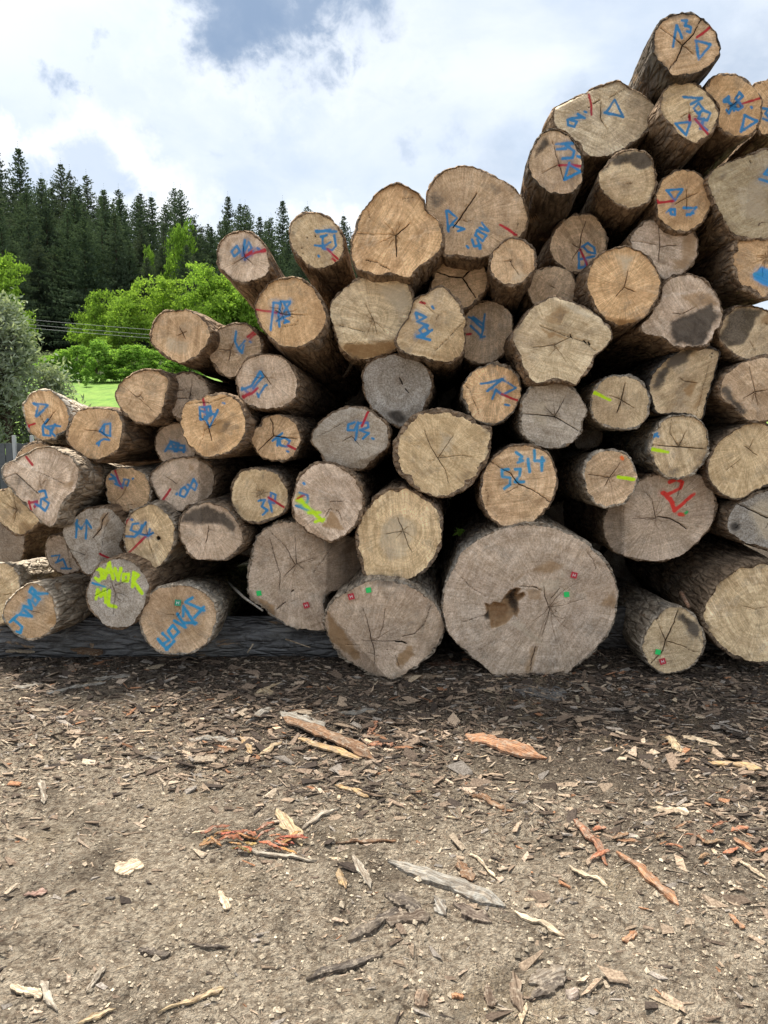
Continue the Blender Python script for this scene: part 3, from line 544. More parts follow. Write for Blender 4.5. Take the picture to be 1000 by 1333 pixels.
L('L',4.50,TAN,.25,'500,170 515,110 560,40 620,0 690,-10 740,10 780,60 800,110 800,170 760,220 715,260 690,300 610,300 560,270 520,230',(660,170),
  'shaded log end with flat foot, blue scrawl and a red line from its heart', star=6, cracks='4:660,170 665,110 690,30;3:620,150 660,170 630,210 615,250',
  paint='b:670,165 700,145 735,170 740,200 700,190 680,165;b:655,195 655,270;b:655,230 690,225 690,270 655,275;b:700,220 735,215;r:662,180 690,240 710,290')
L('L',4.12,ORG,.02,'700,350 710,290 750,220 810,180 890,165 970,185 1030,230 1070,300 1085,370 1060,450 1010,520 940,565 870,575 800,550 760,510 720,440',(890,375),
  'bright orange-tan log end, clean, with a three-armed hairline crack', facets=[(770,525,1000,552,.4)], cracks='3:890,375 905,320 910,290;3:890,375 850,420;2:890,375 950,400', stains='f:775,530 995,552 940,570 870,580;w:840,200 960,210 900,300;g:740,230 810,190 850,200 760,260')
L('M',4.28,PNK,.35,'170,240 190,190 240,140 300,112 390,112 480,130 540,170 572,230 575,310 540,380 490,430 440,440 380,470 300,400 220,330',(350,270),
  'log end with brown smear lines and a crumbling right rim, no paint', cracks='3:345,130 352,270 345,350;3:352,270 450,260;2:190,235 330,260', stains='d:490,230 560,190 560,330 500,420 440,400 480,330;g:250,180 400,190 530,220 400,230;d:420,350 500,350 520,390 440,400', vp=(590,560))
L('M',4.16,PNK,.4,'230,740 280,690 340,600 370,500 420,450 500,430 570,435 640,480 690,560 718,650 705,720 670,770 650,820 620,850 560,850 440,850 400,820 360,795 280,780',(480,660),
  'teardrop log end with a big dark grey stain in its lower half', wob=1.3, cracks='2:430,655 480,660 560,620', stains='s:560,640 650,600 700,680 640,800 600,850 440,850 400,780 420,700;d:480,560 620,540 680,600 560,620')
L('M',4.15,ORG,.12,'770,370 775,290 810,210 880,150 960,125 1060,150 1130,230 1150,340 1120,460 1060,540 978,575 900,560 840,520 790,450',(975,330),
  'log end with a solid blue paint blot and thick furrowed bark', vp=(625,500), star=16, bark=BRN, rim=.02, taper=0,
  paint='U:950,420 978,440;U:930,440 978,470;B:900,430 950,430')
L('M',4.22,YEL,.3,'690,800 700,740 740,660 800,620 900,615 1000,650 1080,720 1080,820 1000,900 900,925 820,920 760,880 720,840',(905,800),
  'log end half blackened, pale below, beneath the one with the blue blot', cracks='2:870,810 905,870;3:940,700 978,720', stains='s:695,800 740,660 800,615 960,625 930,690 920,730 880,790 830,840 740,860;f:930,680 1000,660 1000,730 930,720')
L('M',4.20,TAN,.3,'695,1080 730,1020 800,960 880,920 978,900 1080,960 1120,1080 1080,1200 1000,1270 900,1285 840,1260 790,1200 720,1160 695,1120',(905,1110),
  'log end with a mossy grey left rim and crossing cracks at the right edge', star=9, cracks='3:870,950 890,1050 905,1110 920,1190;3:835,1150 905,1110 978,1100', stains='s:700,1100 740,1050 780,1130 860,1220 840,1260 760,1190', vp=(600,560))
L('M',4.25,YEL,.2,'285,1090 320,990 430,900 500,850 560,810 620,850 690,885 682,950 650,1090 620,1200 590,1275 530,1245 430,1240 340,1230 305,1150',(500,1050),
  'splintered slab with a torn upper edge and soot-streaked pale face', vp=(600,552), wob=1.5, bark=(.10,.09,.08,.5), facets=[(655,880,560,1270,.25)], taper=.1, cracks='2:500,1050 570,1060;3:640,900 655,910 660,880;2:655,880 560,1270', star=4, stains='s:290,1090 330,990 430,900 500,850 560,860 520,930 420,990 380,1080 320,1120;d:530,1200 580,1120 620,1090 600,1180 560,1240;f:540,1040 560,1060 530,1150 500,1100')
L('J',4.22,YEL,.05,'555,200 570,130 620,50 700,-10 800,-40 900,-20 980,60 990,160 940,240 863,280 800,310 740,345 680,352 620,320 570,260',(765,95),
  'yellowish log end with fine cracks and torn fibres, above the silver-weathered one', star=4, cracks='2:740,80 765,95 810,130;2:765,95 780,70;2:640,215 720,150;2:670,180 690,195', vp=(610,570), bark=BDK)
L('N',4.34,PAL,.3,'360,290 390,262 480,215 570,175 660,140 740,112 810,145 880,180 940,220 968,270 955,350 920,410 850,480 760,530 650,560 560,560 520,500 440,420 380,395 360,340',(648,335),
  'broad pale log end with its top sliced flat, blue 9 and triangle', facets=[(365,290,560,190,.9)], cracks='3:650,240 645,335 690,405;2:700,215 810,145;6:575,270 580,266;5:600,250 645,225;2:505,290 520,288', bark=BRN,
  paint='r:575,195 590,260 592,315;b:480,335 450,345 455,375 490,385 505,355 470,345;b:480,335 530,330;b:530,330 510,310 550,335;b:552,296 560,300;b:730,225 680,300 780,328 730,225;b:670,300 700,310')
L('N',4.05,TAN,.35,'215,620 230,540 270,460 330,405 400,405 470,450 520,520 545,600 540,680 510,750 450,785 390,785 320,760 260,710 225,670',(392,612),
  'tilted oval log end with blue figures and triangle on its grey right half', vp=(610,560), cracks='3:360,470 385,560 410,640 430,700;2:392,612 300,660', bark=(.12,.095,.07,.3), taper=.05,
  paint='r:400,615 470,612 535,620;b:380,490 500,480;b:385,520 440,515;b:440,495 490,530 480,570 420,575;b:460,600 430,700 530,650 460,610;b:510,560 535,570', stains='g:370,480 470,450 530,560 545,660 480,770 430,700;s:280,470 340,410 360,500 260,560')
L('N',4.22,YEL,.2,'630,700 650,640 720,570 790,530 860,528 920,550 960,610 975,680 970,760 930,830 860,865 780,865 700,820 650,770',(800,735),
  'log end with soot-black top and rough pale face, no paint', vp=(620,560), bark=BRN, taper=.05, stains='s:700,590 790,528 860,525 925,550 965,620 880,640 820,610 760,620', cracks='3:700,820 730,845 790,860;2:800,720 830,720', wob=1.2)
# ---- right summit
L('O',4.0,TAN,.1,'315,260 325,190 370,120 450,80 530,72 600,95 660,150 700,220 715,300 690,360 640,410 570,440 500,448 430,440 370,390 330,330',(495,265),
  'topmost log, its end marked blue 13 with a triangle, cracked like a cross', vp=(645,480), cracks='6:605,110 560,200 495,265 460,350 412,410;3:365,160 430,210 495,265 560,320', bark=(.12,.10,.08,.4), taper=0, star=3,
  paint='b:440,275 450,200 460,150 490,225;b:490,120 520,120 510,150;b:510,150 545,160 540,190 520,185;b:570,240 660,262 590,355 575,245;r:580,220 660,160')
L('O',4.08,YEL,.12,'360,610 375,550 420,500 490,478 560,490 630,530 680,590 705,660 690,740 650,800 590,850 540,850 470,800 410,740 370,680',(540,680),
  'log end with blue 102 and triangle, directly under the topmost log', vp=(620,520), star=6, cracks='2:485,690 530,665', bark=BRN, taper=0,
  paint='b:500,572 610,580 545,615;b:560,640 590,610 620,650 585,670 560,640;b:610,650 660,670 640,710 590,700 600,660;b:580,720 640,770;b:620,700 600,760;r:570,705 645,795;b:450,730 540,720 515,800 450,730;r:535,680 537,710')
L('O',4.12,ORG,.08,'630,530 660,470 720,440 790,440 860,460 910,500 950,570 965,650 950,730 910,790 850,815 790,808 730,780 700,720 705,640 670,570',(795,620),
  'log end with blue 38 and a small triangle, second from the right at the summit', vp=(625,520), bark=BRN, taper=0, cracks='2:765,630 820,600', star=4,
  paint='b:740,590 770,570 765,600 790,620 770,670 755,650;b:830,550 810,580 850,630 820,650 800,620 850,570 830,545;b:790,620 800,650;b:900,630 905,637;b:860,680 935,715 840,778 862,690;r:850,612 955,580;b:760,600 740,600')
L('O',4.25,ORG,.1,'915,500 1000,470 1100,480 1180,560 1200,680 1150,780 1000,800 945,780 960,650 930,570',(1055,640),
  'log end with blue figures cut by the right edge at the summit', vp=(640,520), bark=BRN, taper=0, paint='b:970,640 1000,645 985,670 1005,690;b:970,700 1000,710', cracks='1:1055,640 1000,630')
L('O',4.22,ORG,.1,'330,1200 345,1120 390,1050 450,1010 520,1003 590,1020 640,1070 665,1150 660,1230 620,1310 550,1360 470,1370 400,1340 350,1280',(525,1170),
  'log end with blue triangle above blue digits and red marks on its left rim', star=5, cracks='3:455,1205 525,1165 590,1140;3:520,1120 520,1230', bark=BRN, vp=(600,560),
  paint='b:400,1125 495,1118 450,1185 405,1130;r:330,1200 440,1188;r:335,1180 350,1186;b:400,1255 425,1235;b:425,1240 450,1235 450,1270 425,1265 425,1240;b:500,1228 575,1228;b:520,1270 560,1260;b:575,1225 540,1270')
L('O',4.15,(.55,.44,.27),.12,'640,1050 700,990 800,940 900,905 1000,885 1200,960 1280,1120 1230,1290 1050,1400 880,1410 787,1377 730,1290 680,1200 650,1120',(1000,1150),
  'very wide fibrous log end at the right edge below the summit', cracks='5:890,950 900,965', paint='b:1000,1000 975,1030 1000,1035;b:950,1060 1000,1075', stains='g:680,1060 800,960 950,920 850,980 720,1080;w:800,1100 980,1060 1000,1300 850,1300', vp=(600,540), wob=1.3, bark=BRN)
# ---- middle left
L('C',4.25,TAN,.05,'65,220 80,160 130,105 210,90 280,100 340,145 375,205 360,270 310,330 240,370 170,355 110,310 75,270',(232,215),
  'clean round log end in front of the green shrubs, unpainted', cracks='3:215,185 232,215 245,245;2:205,225 232,215 250,205', vp=(560,590), stains='w:150,230 280,250 260,330 160,320')
L('C',4.38,TAN,.35,'362,280 375,230 420,185 490,163 550,165 610,195 645,250 645,310 600,380 540,430 480,450 420,420 375,350',(480,302),
  'log end with blue 2 and small red dash, tucked behind the clean round one', star=8, cracks='3:480,302 420,298;3:480,302 470,370;2:480,302 500,260',
  paint='b:510,205 505,260 530,310;b:555,255 525,290 540,318 550,275;b:580,258 588,262;r:570,235 600,210;r:585,240 610,220')
L('C',4.20,PNK,.3,'510,450 530,390 580,340 650,320 720,325 780,360 825,430 835,500 810,560 750,600 680,610 600,600 540,560 515,500',(665,445),
  'log end with an arrow-like blue scrawl over a red dash, below the tall slanting log', cracks='2:640,410 665,445 690,480', star=4, vp=(565,600),
  paint='b:635,415 590,490;b:635,415 650,440 600,500;b:590,490 540,510;b:540,500 570,520;b:625,545 660,490 670,485;b:620,530 630,548;r:545,545 590,530 625,500;r:550,550 580,525', stains='g:700,350 780,380 760,440 700,410')
L('E',4.12,ORG,.06,'245,720 260,670 310,600 380,568 460,565 530,595 580,650 615,730 610,800 580,870 520,915 450,930 370,910 300,850 255,780',(390,752),
  'large tan log end with blue strokes and a red line from its left rim', star=10, cracks='3:390,752 460,758 520,760;2:350,735 390,752;1:400,820 460,810 475,770', vp=(560,650),
  paint='r:250,732 330,742 385,755;b:345,695 330,840;b:345,695 380,700 375,740;b:370,750 375,820;b:400,700 430,760 390,770;b:380,690 430,690;b:405,785 425,795 400,800;b:400,740 430,700;b:360,790 400,770')
L('E',4.15,PNK,.25,'48,460 60,390 100,345 170,320 240,340 290,385 320,450 325,510 300,560 240,585 180,592 120,570 80,530 55,500',(195,455),
  'leaning log against the trees with blue 26 and a red dash on its end', vp=(545,650), star=9, cracks='3:185,395 190,440 205,465;2:195,455 130,500;1:195,455 240,500', bark=BRN, taper=0,
  paint='b:150,405 125,430 140,455 170,430 155,400;b:195,370 185,450;b:185,450 215,380 230,410 215,425;b:262,412 270,418;b:195,470 240,430;r:200,450 250,435 300,420;r:200,455 230,430;r:285,430 300,425')
L('E',4.22,YEL,.15,'422,350 430,290 470,240 530,225 590,230 650,265 700,330 718,400 705,450 670,490 600,518 540,510 480,465 440,410',(575,375),
  'spotted yellowish log end with grey corner and blue letters, standing against the sky', vp=(550,640), bark=BRN, taper=0, knots='520,355,5;560,345,5;490,410,4;500,440,4',
  paint='b:565,322 670,325;b:570,325 640,315;b:620,345 590,350;b:600,350 600,400;b:660,345 670,400 650,420;b:560,395 610,400 640,380;b:600,410 640,420;b:578,450 582,455;r:625,415 680,470;r:650,465 665,480', stains='g:425,340 440,280 500,230 530,250 490,330 430,370')
L('A',4.28,TAN,.08,'597,130 620,80 680,30 740,5 800,0 850,20 878,60 870,130 850,210 810,265 750,290 690,270 630,210 600,160',(712,148),
  'pale oval log end with a fine crooked crack, unpainted, above the meadow strip', cracks='3:665,110 712,148 730,140 745,160;2:730,160 790,215', star=3, stains='g:610,110 680,50 740,20 700,90 630,160')
L('C',4.42,PNK,.5,'135,530 150,470 200,425 270,415 320,440 360,480 375,530 350,580 300,620 230,665 180,640 145,590',(268,530),
  'greyish log end with a large cross-shaped crack, tucked behind the one with blue B', star=8, cracks='4:160,553 268,555;3:280,450 275,500 268,555 300,560;3:180,515 240,510;3:268,520 268,600', vp=(570,600))
L('C',4.12,ORG,.06,'218,680 225,620 260,570 320,555 380,535 450,530 510,560 550,620 565,700 540,770 480,830 400,858 330,855 270,810 230,750',(362,705),
  'large orange-tan log end with blue B-like mark and red line over a notched top', cracks='3:250,585 320,578 380,575 470,540;4:360,690 375,740 382,775;2:362,705 400,690', star=5, wob=1.2,
  paint='r:337,545 345,590 352,630;b:320,600 325,665 360,660 355,600 320,600;b:355,600 375,595 380,640 350,655;b:345,650 370,705 415,615;b:440,578 450,582;b:330,620 400,640', stains='d:400,670 500,660 480,700 420,740 380,720;w:330,560 380,540 390,570 350,580')
L('C',4.50,PNK,.3,'85,790 100,730 150,690 210,680 280,700 310,780 300,850 220,880 150,895 100,850',(195,800),
  'half hidden log end with blue scribble, behind the one with blue 08',
  paint='b:140,830 170,780 190,830;b:150,815 240,825;b:170,780 210,790 200,830;b:190,800 240,800 235,835')
L('C',4.25,TAN,.06,'588,750 610,710 640,690 650,655 700,635 760,640 810,670 840,720 842,790 815,850 760,880 690,880 630,850 600,800',(703,750),
  'small log end with blue 10 and a sharp black three-way crack', cracks='5:680,645 700,690 703,750;5:703,750 770,758 840,765;5:703,750 660,790 622,828',
  paint='b:750,735 700,775;b:730,750 725,800;b:735,770 760,758 790,775 775,805 740,800 735,770;b:775,828 782,832;r:780,800 820,820', rim=.007, bark=BDK)
L('J',4.6,TAN,.1,'560,1080 640,1050 760,1040 860,1080 920,1160 940,1260 880,1330 800,1330 700,1290 600,1200',(760,1200), 'short stub of a log end low at the right edge, under the big ringed one', vp=(600,600))
# ---- logs set back deep inside the pile, only partly seen
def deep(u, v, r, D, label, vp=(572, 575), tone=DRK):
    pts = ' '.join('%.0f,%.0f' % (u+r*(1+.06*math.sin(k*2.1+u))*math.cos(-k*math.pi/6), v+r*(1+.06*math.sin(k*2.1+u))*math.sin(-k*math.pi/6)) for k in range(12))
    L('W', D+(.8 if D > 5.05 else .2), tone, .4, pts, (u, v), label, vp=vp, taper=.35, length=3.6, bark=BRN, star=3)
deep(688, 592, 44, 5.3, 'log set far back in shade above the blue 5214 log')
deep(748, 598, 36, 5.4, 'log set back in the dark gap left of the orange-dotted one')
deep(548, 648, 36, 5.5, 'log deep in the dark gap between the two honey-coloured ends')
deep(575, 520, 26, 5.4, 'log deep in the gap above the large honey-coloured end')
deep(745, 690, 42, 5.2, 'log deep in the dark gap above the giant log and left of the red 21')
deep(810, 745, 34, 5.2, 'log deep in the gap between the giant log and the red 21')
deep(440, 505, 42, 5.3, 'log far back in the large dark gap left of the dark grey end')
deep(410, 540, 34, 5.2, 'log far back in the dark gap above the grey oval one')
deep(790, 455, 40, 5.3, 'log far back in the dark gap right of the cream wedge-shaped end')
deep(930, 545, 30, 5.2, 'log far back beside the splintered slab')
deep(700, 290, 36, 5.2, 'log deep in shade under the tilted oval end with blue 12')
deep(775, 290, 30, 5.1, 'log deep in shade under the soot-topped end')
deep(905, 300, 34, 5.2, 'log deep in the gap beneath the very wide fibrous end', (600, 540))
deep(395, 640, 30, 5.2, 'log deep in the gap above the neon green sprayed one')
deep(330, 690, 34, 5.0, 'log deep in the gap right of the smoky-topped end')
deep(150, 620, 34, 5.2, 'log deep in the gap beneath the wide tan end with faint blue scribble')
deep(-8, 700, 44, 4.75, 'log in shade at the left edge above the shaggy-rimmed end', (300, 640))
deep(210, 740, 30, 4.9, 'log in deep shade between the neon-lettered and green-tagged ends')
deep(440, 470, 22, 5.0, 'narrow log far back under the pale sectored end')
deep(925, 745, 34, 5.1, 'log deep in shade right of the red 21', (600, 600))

deep(764, 566, 20, 5.0, 'narrow log set back in the gap beside the pale grey cracked end')
def parse(s):
    return np.array([[float(a) for a in p.split(',')] for p in s.split()])
PAINT = dict(b=((.022,.25,.55), 3.2), B=((.02,.33,.62), 4.4), U=((.01,.32,.75), 17.0), r=((.50,.012,.035), 3.2), y=((.62,.95,.01), 5.2), R=((.85,.045,.035), 6.0), g=((.03,.45,.12), 4.0), o=((.95,.20,.05), 5.5))
PIX = 4.15 / 963.0
def smooth_closed(P, n):
    k = len(P); out = []
    sub = 12
    for i in range(k):
        p0, p1, p2, p3 = P[(i-1) % k], P[i], P[(i+1) % k], P[(i+2) % k]
        for j in range(sub):
            t = j / sub
            out.append(.5*((2*p1)+(-p0+p2)*t+(2*p0-5*p1+4*p2-p3)*t*t+(-p0+3*p1-3*p2+p3)*t**3))
    out = np.array(out); d = np.linalg.norm(np.roll(out, -1, 0)-out, axis=1); s = np.concatenate([[0], np.cumsum(d)])
    o2 = np.vstack([out, out[:1]]); q = np.linspace(0, s[-1], n, endpoint=False)
    return np.stack([np.interp(q, s, o2[:, i]) for i in range(2)], 1)
def segdist(P, a, b):
    ab = b-a; L2 = max(1e-12, (ab**2).sum()); t = np.clip(((P-a)@ab)/L2, 0, 1)
    return np.linalg.norm(P-(a+t[:, None]*ab), axis=1), t
def poly_sd(P, Q):
    """signed distance, positive inside"""
    d = np.full(len(P), 1e9); ins = np.zeros(len(P), bool)
    for i in range(len(Q)):
        a, b = Q[i], Q[(i+1) % len(Q)]
        dd, _ = segdist(P, a, b); d = np.minimum(d, dd)
        c = ((a[1] > P[:, 1]) != (b[1] > P[:, 1])); x = (b[0]-a[0])*(P[:, 1]-a[1])/((b[1]-a[1]) or 1e-9)+a[0]
        ins ^= c & (P[:, 0] < x)
    return np.where(ins, d, -d)

M_TAG = {'r': mat_plain('red_plastic', (.50, .03, .05), .45, .1, 20, .4, .05), 'g': mat_plain('green_plastic', (.02, .28, .16), .45, .1, 20, .4, .05),
         'G': mat_plain('bright_green_plastic', (.02, .62, .14), .45, .1, 20, .4, .05), 'w': mat_plain('white_print', (.75, .75, .72), .5, .05, 20, .3, .05)}
TAGME = {}
def tag_mesh(kind):
    if kind not in TAGME:
        V, F = boxes([((0, 0, 0), (.034, .004, .034))])
        TAGME[kind] = mesh_np('tag', V, F, (M_TAG[kind],), smooth=False)
        # white rim lines and an H-like print on the plate
        b = [((-.006, -.0027, 0), (.0025, .0016, .016)), ((.006, -.0027, 0), (.0025, .0016, .016)), ((0, -.0027, 0), (.012, .0014, .0025))]
        V, F = boxes(b); TAGME['print'] = mesh_np('print', V, F, (M_TAG['w'],), smooth=False)
    return TAGME[kind]

def build_log(i, S):
    rs = np.random.RandomState(100+i)
    ox, oy, sc = Z[S['z']]
    def px(P): return np.asarray(P, float)/sc + np.array([ox, oy])
    out = px(parse(S['o'])); pith = px(np.array(S['p'], float))
    D = S['D']
    # axis direction in the world
    ax = ray(*S['vp']); ax = ax/np.linalg.norm(ax)
    Rm = Vector(ax).to_track_quat('Y', 'Z').to_matrix(); R = np.array(Rm)      # columns: local x, y (axis), z
    org = at(pith[0], pith[1], D)
    nrm = .55*ax + .45*np.array([0, 1, 0]); nrm += np.array([rs.normal()*.03, 0, rs.normal()*.03]); nrm /= np.linalg.norm(nrm)
    def unproj(P):
        a = (P[:, 0]-500)/FPX; b = (666.5-P[:, 1])/FPX
        d = np.stack([a, math.cos(PITCH)+b*math.sin(PITCH), -math.sin(PITCH)+b*math.cos(PITCH)], 1)
        s = ((org-CAM)@nrm)/(d@nrm)
        return (CAM+d*s[:, None]-org)@R           # local coordinates
    rough = unproj(out); per = np.linalg.norm(np.roll(rough, -1, 0)-rough, axis=1).sum()
    n = int(max(96, min(560, per/.0068))); n += n % 2
    O2 = smooth_closed(out, n)
    OL = unproj(O2)
    # small natural irregularity of the rim
    th = np.linspace(0, 2*math.pi, n, endpoint=False)
    r0 = np.linalg.norm(OL[:, [0, 2]], axis=1); rmean = r0.mean()
    jag = .009*S['wob']*fbm(np.cos(th)*rmean*9, np.sin(th)*rmean*9, i*3.1, 4, 5) + .003*S['wob']*vnoise(th*per*14, i, 0, 9)
    OL = OL*(1+jag/np.maximum(r0, .03))[:, None]
    cen = OL.mean(0)
    # make sure the grid origin sees the whole outline
    g0 = np.zeros(3)
    def star_ok(c):
        q = OL-c; a = np.unwrap(np.arctan2(q[:, 2], q[:, 0])); da = np.diff(a)
        return (da > 0).mean() > .97 or (da < 0).mean() > .97
    if not star_ok(g0): g0 = cen*.6 if star_ok(cen*.6) else cen
    # ---- front face grid
    rmax = np.linalg.norm(OL-g0, axis=1).max(); nr = int(max(16, rmax/.0072))
    rim = S['rim']*np.clip(1+1.6*fbm(np.cos(th)*5, np.sin(th)*5, i, 4, 3), .15, 3)
    inset = g0+(OL-g0)*(1-rim/np.linalg.norm(OL-g0, axis=1))[:, None]
    ts = np.linspace(0, 1, nr+1)[1:]
    V = (g0+(inset-g0)[None]*ts[:, None, None]).reshape(-1, 3); V = np.vstack([V, g0[None]])
    X, Zc = V[:, 0].copy(), V[:, 2].copy(); XZ = np.stack([X, Zc], 1)
    def loc(P2): return unproj(px(P2))[:, [0, 2]]
    fac = [(loc(np.array([[f[0], f[1]], [f[2], f[3]]], float)), f[4]) for f in S['facets']]
    def fdepth(x, z):
        y = np.zeros_like(x)
        for (ab, k) in fac:
            a, b = ab; t = (b-a)/np.linalg.norm(b-a); nn = np.array([-t[1], t[0]])
            if (-a)@nn > 0: nn = -nn           # pointing away from the pith
            d = (x-a[0])*nn[0]+(z-a[1])*nn[1]
            y = y+np.maximum(0, d)*k*2.2
        return y
    ytmp = fdepth(X, Zc)
    rough_n = .005*fbm(X*22+i, Zc*22, i*1.7, 4, 31)*S['wob']+.005*fbm(X*5+i, Zc*5, i*2.3, 2, 37)*S['wob']
    crack = np.zeros(len(V)); soot = np.zeros(len(V)); fresh = np.zeros(len(V)); deep = np.zeros(len(V))
    paintc = np.zeros((len(V), 4))
    wobx = .004*fbm(X*40, Zc*40, 3.3+i, 3, 41); wobz = .004*fbm(X*40+9, Zc*40, 7.3+i, 3, 43); XZw = XZ+np.stack([wobx, wobz], 1)
    for part in [p for p in S['cracks'].split(';') if p]:
        w, pts = part.split(':'); w = float(w)/sc*PIX*(.46 if float(w) > 3 else .34); P = loc(parse(pts)); m = len(P)-1
        for k in range(m):
            d, t = segdist(XZw, P[k], P[k+1]); s = (k+t)/m
            ww = w*(.45+.55*np.sin(np.clip(.12+.76*s, 0, 1)*math.pi))
            crack = np.maximum(crack, (.55+.45*min(1, w/.005))*(1-sstep(d, ww*.3, ww*1.1+.0026)))
    # drying checks radiating from the heart
    nst = int(round(S['star']*(rs.choice([.25, .5, 1.0]) if S['star'] < 12 else 1)))
    for k in range(nst):
        a = rs.uniform(0, 2*math.pi); l = rmean*rs.uniform(.12, .62)*rs.uniform(.5, 1); st = rmean*rs.choice([0, 0, .1, .3])*rs.rand(); cv = rs.normal(0, .35)
        pts = [np.array([math.cos(a+cv*q/3), math.sin(a+cv*q/3)])*(st+(l-st)*q/3)+rs.normal(0, .003, 2) for q in range(4)]
        for q in range(3):
            d, t = segdist(XZw, pts[q], pts[q+1]); ww = .0015*(1-(q+t)/3.6)
            crack = np.maximum(crack, .42*(1-sstep(d, ww*.4, ww+.0024)))
    for part in [p for p in S['knots'].split(';') if p]:
        x, y, r = map(float, part.split(',')); c = loc(np.array([[x, y]]))[0]; r = r/sc*PIX
        d = np.linalg.norm(XZw-c, axis=1); crack = np.maximum(crack, 1-sstep(d, r*.5, r*1.0)); soot = np.maximum(soot, .45*(1-sstep(d, r, r*1.9)))
    hv = S['tone']
    tint = np.ones((len(V), 3)); pale = np.zeros(len(V))
    for part in [p for p in S['stains'].split(';') if p]:
        k, pts = part.split(':'); Q = loc(parse(pts)); sd = poly_sd(XZ, Q)+.024*fbm(X*14, Zc*14, i+11, 4, 51)+.006*fbm(X*60, Zc*60, i+11, 2, 53)
        if k == 's': soot = np.maximum(soot, .95*sstep(sd, -.022, .03))
        if k == 'g': soot = np.maximum(soot, .42*sstep(sd, -.03, .03))
        if k == 'd': soot = np.maximum(soot, .36*sstep(sd, -.01, .012)); fresh = np.maximum(fresh, .75*sstep(sd, -.012, .014))
        if k == 'f': fresh = np.maximum(fresh, .95*sstep(sd, -.004, .010))
        if k == 'p': fresh = np.maximum(fresh, .32*sstep(sd, -.04, .05))
        if k == 'w': pale = np.maximum(pale, sstep(sd, -.025, .03))
    tr_ = np.append(np.repeat(ts, n), 0.0); rd = fbm(X*11, Zc*11, i+3, 4, 67)
    soot = np.maximum(soot, np.clip(.42*sstep(tr_+.22*rd, .88, 1.12)+.10, 0, .5)*(tr_ > .5)*sstep(tr_, .6, .95)*rs.uniform(.3, 1.2))
    if S['hole']:
        Q = loc(parse(S['hole'])); sd = poly_sd(XZw, Q)+.004*fbm(X*60, Zc*60, i, 3, 61)
        deep = sstep(sd, -.002, .014)*(.05+.03*fbm(X*26, Zc*26, 5, 4, 71))+sstep(sd, .0, .06)*.05; fresh = np.maximum(fresh, 1.0*sstep(sd, -.004, .004)); soot = np.maximum(soot, .12*sstep(sd, .0, .02)); crack = np.where(sd > 0, 0, crack)
    for part in [p for p in S['paint'].split(';') if p]:
        k, pts = part.split(':'); rgb, w = PAINT[k]; P = loc(parse(pts)); hw = w*.5*PIX; cov = np.zeros(len(V)); g = np.zeros(len(V))
        for q in range(len(P)-1):
            d, t = segdist(XZ+np.stack([wobx, wobz], 1)*.6, P[q], P[q+1]); cov = np.maximum(cov, 1-sstep(d, hw*.35, hw*1.15+.0022)); g = np.maximum(g, .20*(1-sstep(d, hw, hw+.035)))
        cov = np.maximum(cov, g*(.6+.5*fbm(X*50, Zc*50, i, 2, 91)))
        cov *= np.clip(.86+.55*fbm(X*28, Zc*28, i+q, 3, 95), .25, .98)
        a = cov; tot = a+paintc[:, 3]*(1-a); safe = np.maximum(tot, 1e-6)
        paintc[:, :3] = (np.array(rgb)[None]*a[:, None]+paintc[:, :3]*(paintc[:, 3]*(1-a))[:, None])/safe[:, None]; paintc[:, 3] = tot
    # where two passes of the saw met: a low step across the face
    if rs.rand() < .65 and not S['hole']:
        a = rs.uniform(0, math.pi); o_ = rmean*rs.uniform(-.6, .6); dd = X*math.cos(a)+Zc*math.sin(a)-o_+.006*fbm(X*9, Zc*9, i, 3, 97)
        stp = sstep(dd, -.0025, .0025); ytmp = ytmp+stp*.005+.03*np.maximum(dd, 0)*rs.uniform(0, 2); side = stp*rs.uniform(.06, .22)*(1-paintc[:, 3]); c2 = np.array([.30, .21, .13]) if rs.rand() < .6 else np.array([.75, .58, .38])
        tot = side+paintc[:, 3]; safe = np.maximum(tot, 1e-6); paintc[:, :3] = (paintc[:, :3]*paintc[:, 3:4]+c2*side[:, None])/safe[:, None]; paintc[:, 3] = tot
    camL = (CAM-org)@R
    V[:, 0] += ytmp*(V[:, 0]-camL[0])/(V[:, 1]-camL[1]); V[:, 2] += ytmp*(V[:, 2]-camL[2])/(V[:, 1]-camL[1])
    V[:, 1] += ytmp+rough_n+crack*.016+deep
    # ring parameter (metres from the heart, following the outline)
    ring = np.append(np.repeat(ts, n)*0, 0.0)
    q = XZ; ringr = np.linalg.norm(q, axis=1); tt = np.append(np.repeat(ts, n), 0.0)
    ring = ringr*(1-tt)+tt*(rmean*tt)*1.0 if np.allclose(g0, 0) else ringr
    marks = np.stack([crack, np.clip(soot, 0, 1), np.clip(fresh, 0, 1), ring], 1)
    idx = np.arange((nr)*n).reshape(nr, n)
    a = idx[:-1]; b = idx[1:]
    quads = np.stack([a, np.roll(a, -1, 1), np.roll(b, -1, 1), b], -1).reshape(-1, 4)
    tris = np.stack([np.full(n, nr*n), np.roll(idx[0], -1), idx[0]], -1)
    # orientation: outline given clockwise on screen
    ar = (OL[:, 0]*np.roll(OL[:, 2], -1)-np.roll(OL[:, 0], -1)*OL[:, 2]).sum()
    flip = ar < 0
    if not flip: quads = quads[:, ::-1]; tris = tris[:, ::-1]
    quads = quads[:, ::-1]; tris = tris[:, ::-1]
    me = mesh_np('cut_face', V, [quads, tris], (M_END,))
    # pale sapwood patches go straight through the "tone" of a vertex: stored as negative soot is not possible, so lighten with paint-free tint
    set_col(me, 'marks', marks); 
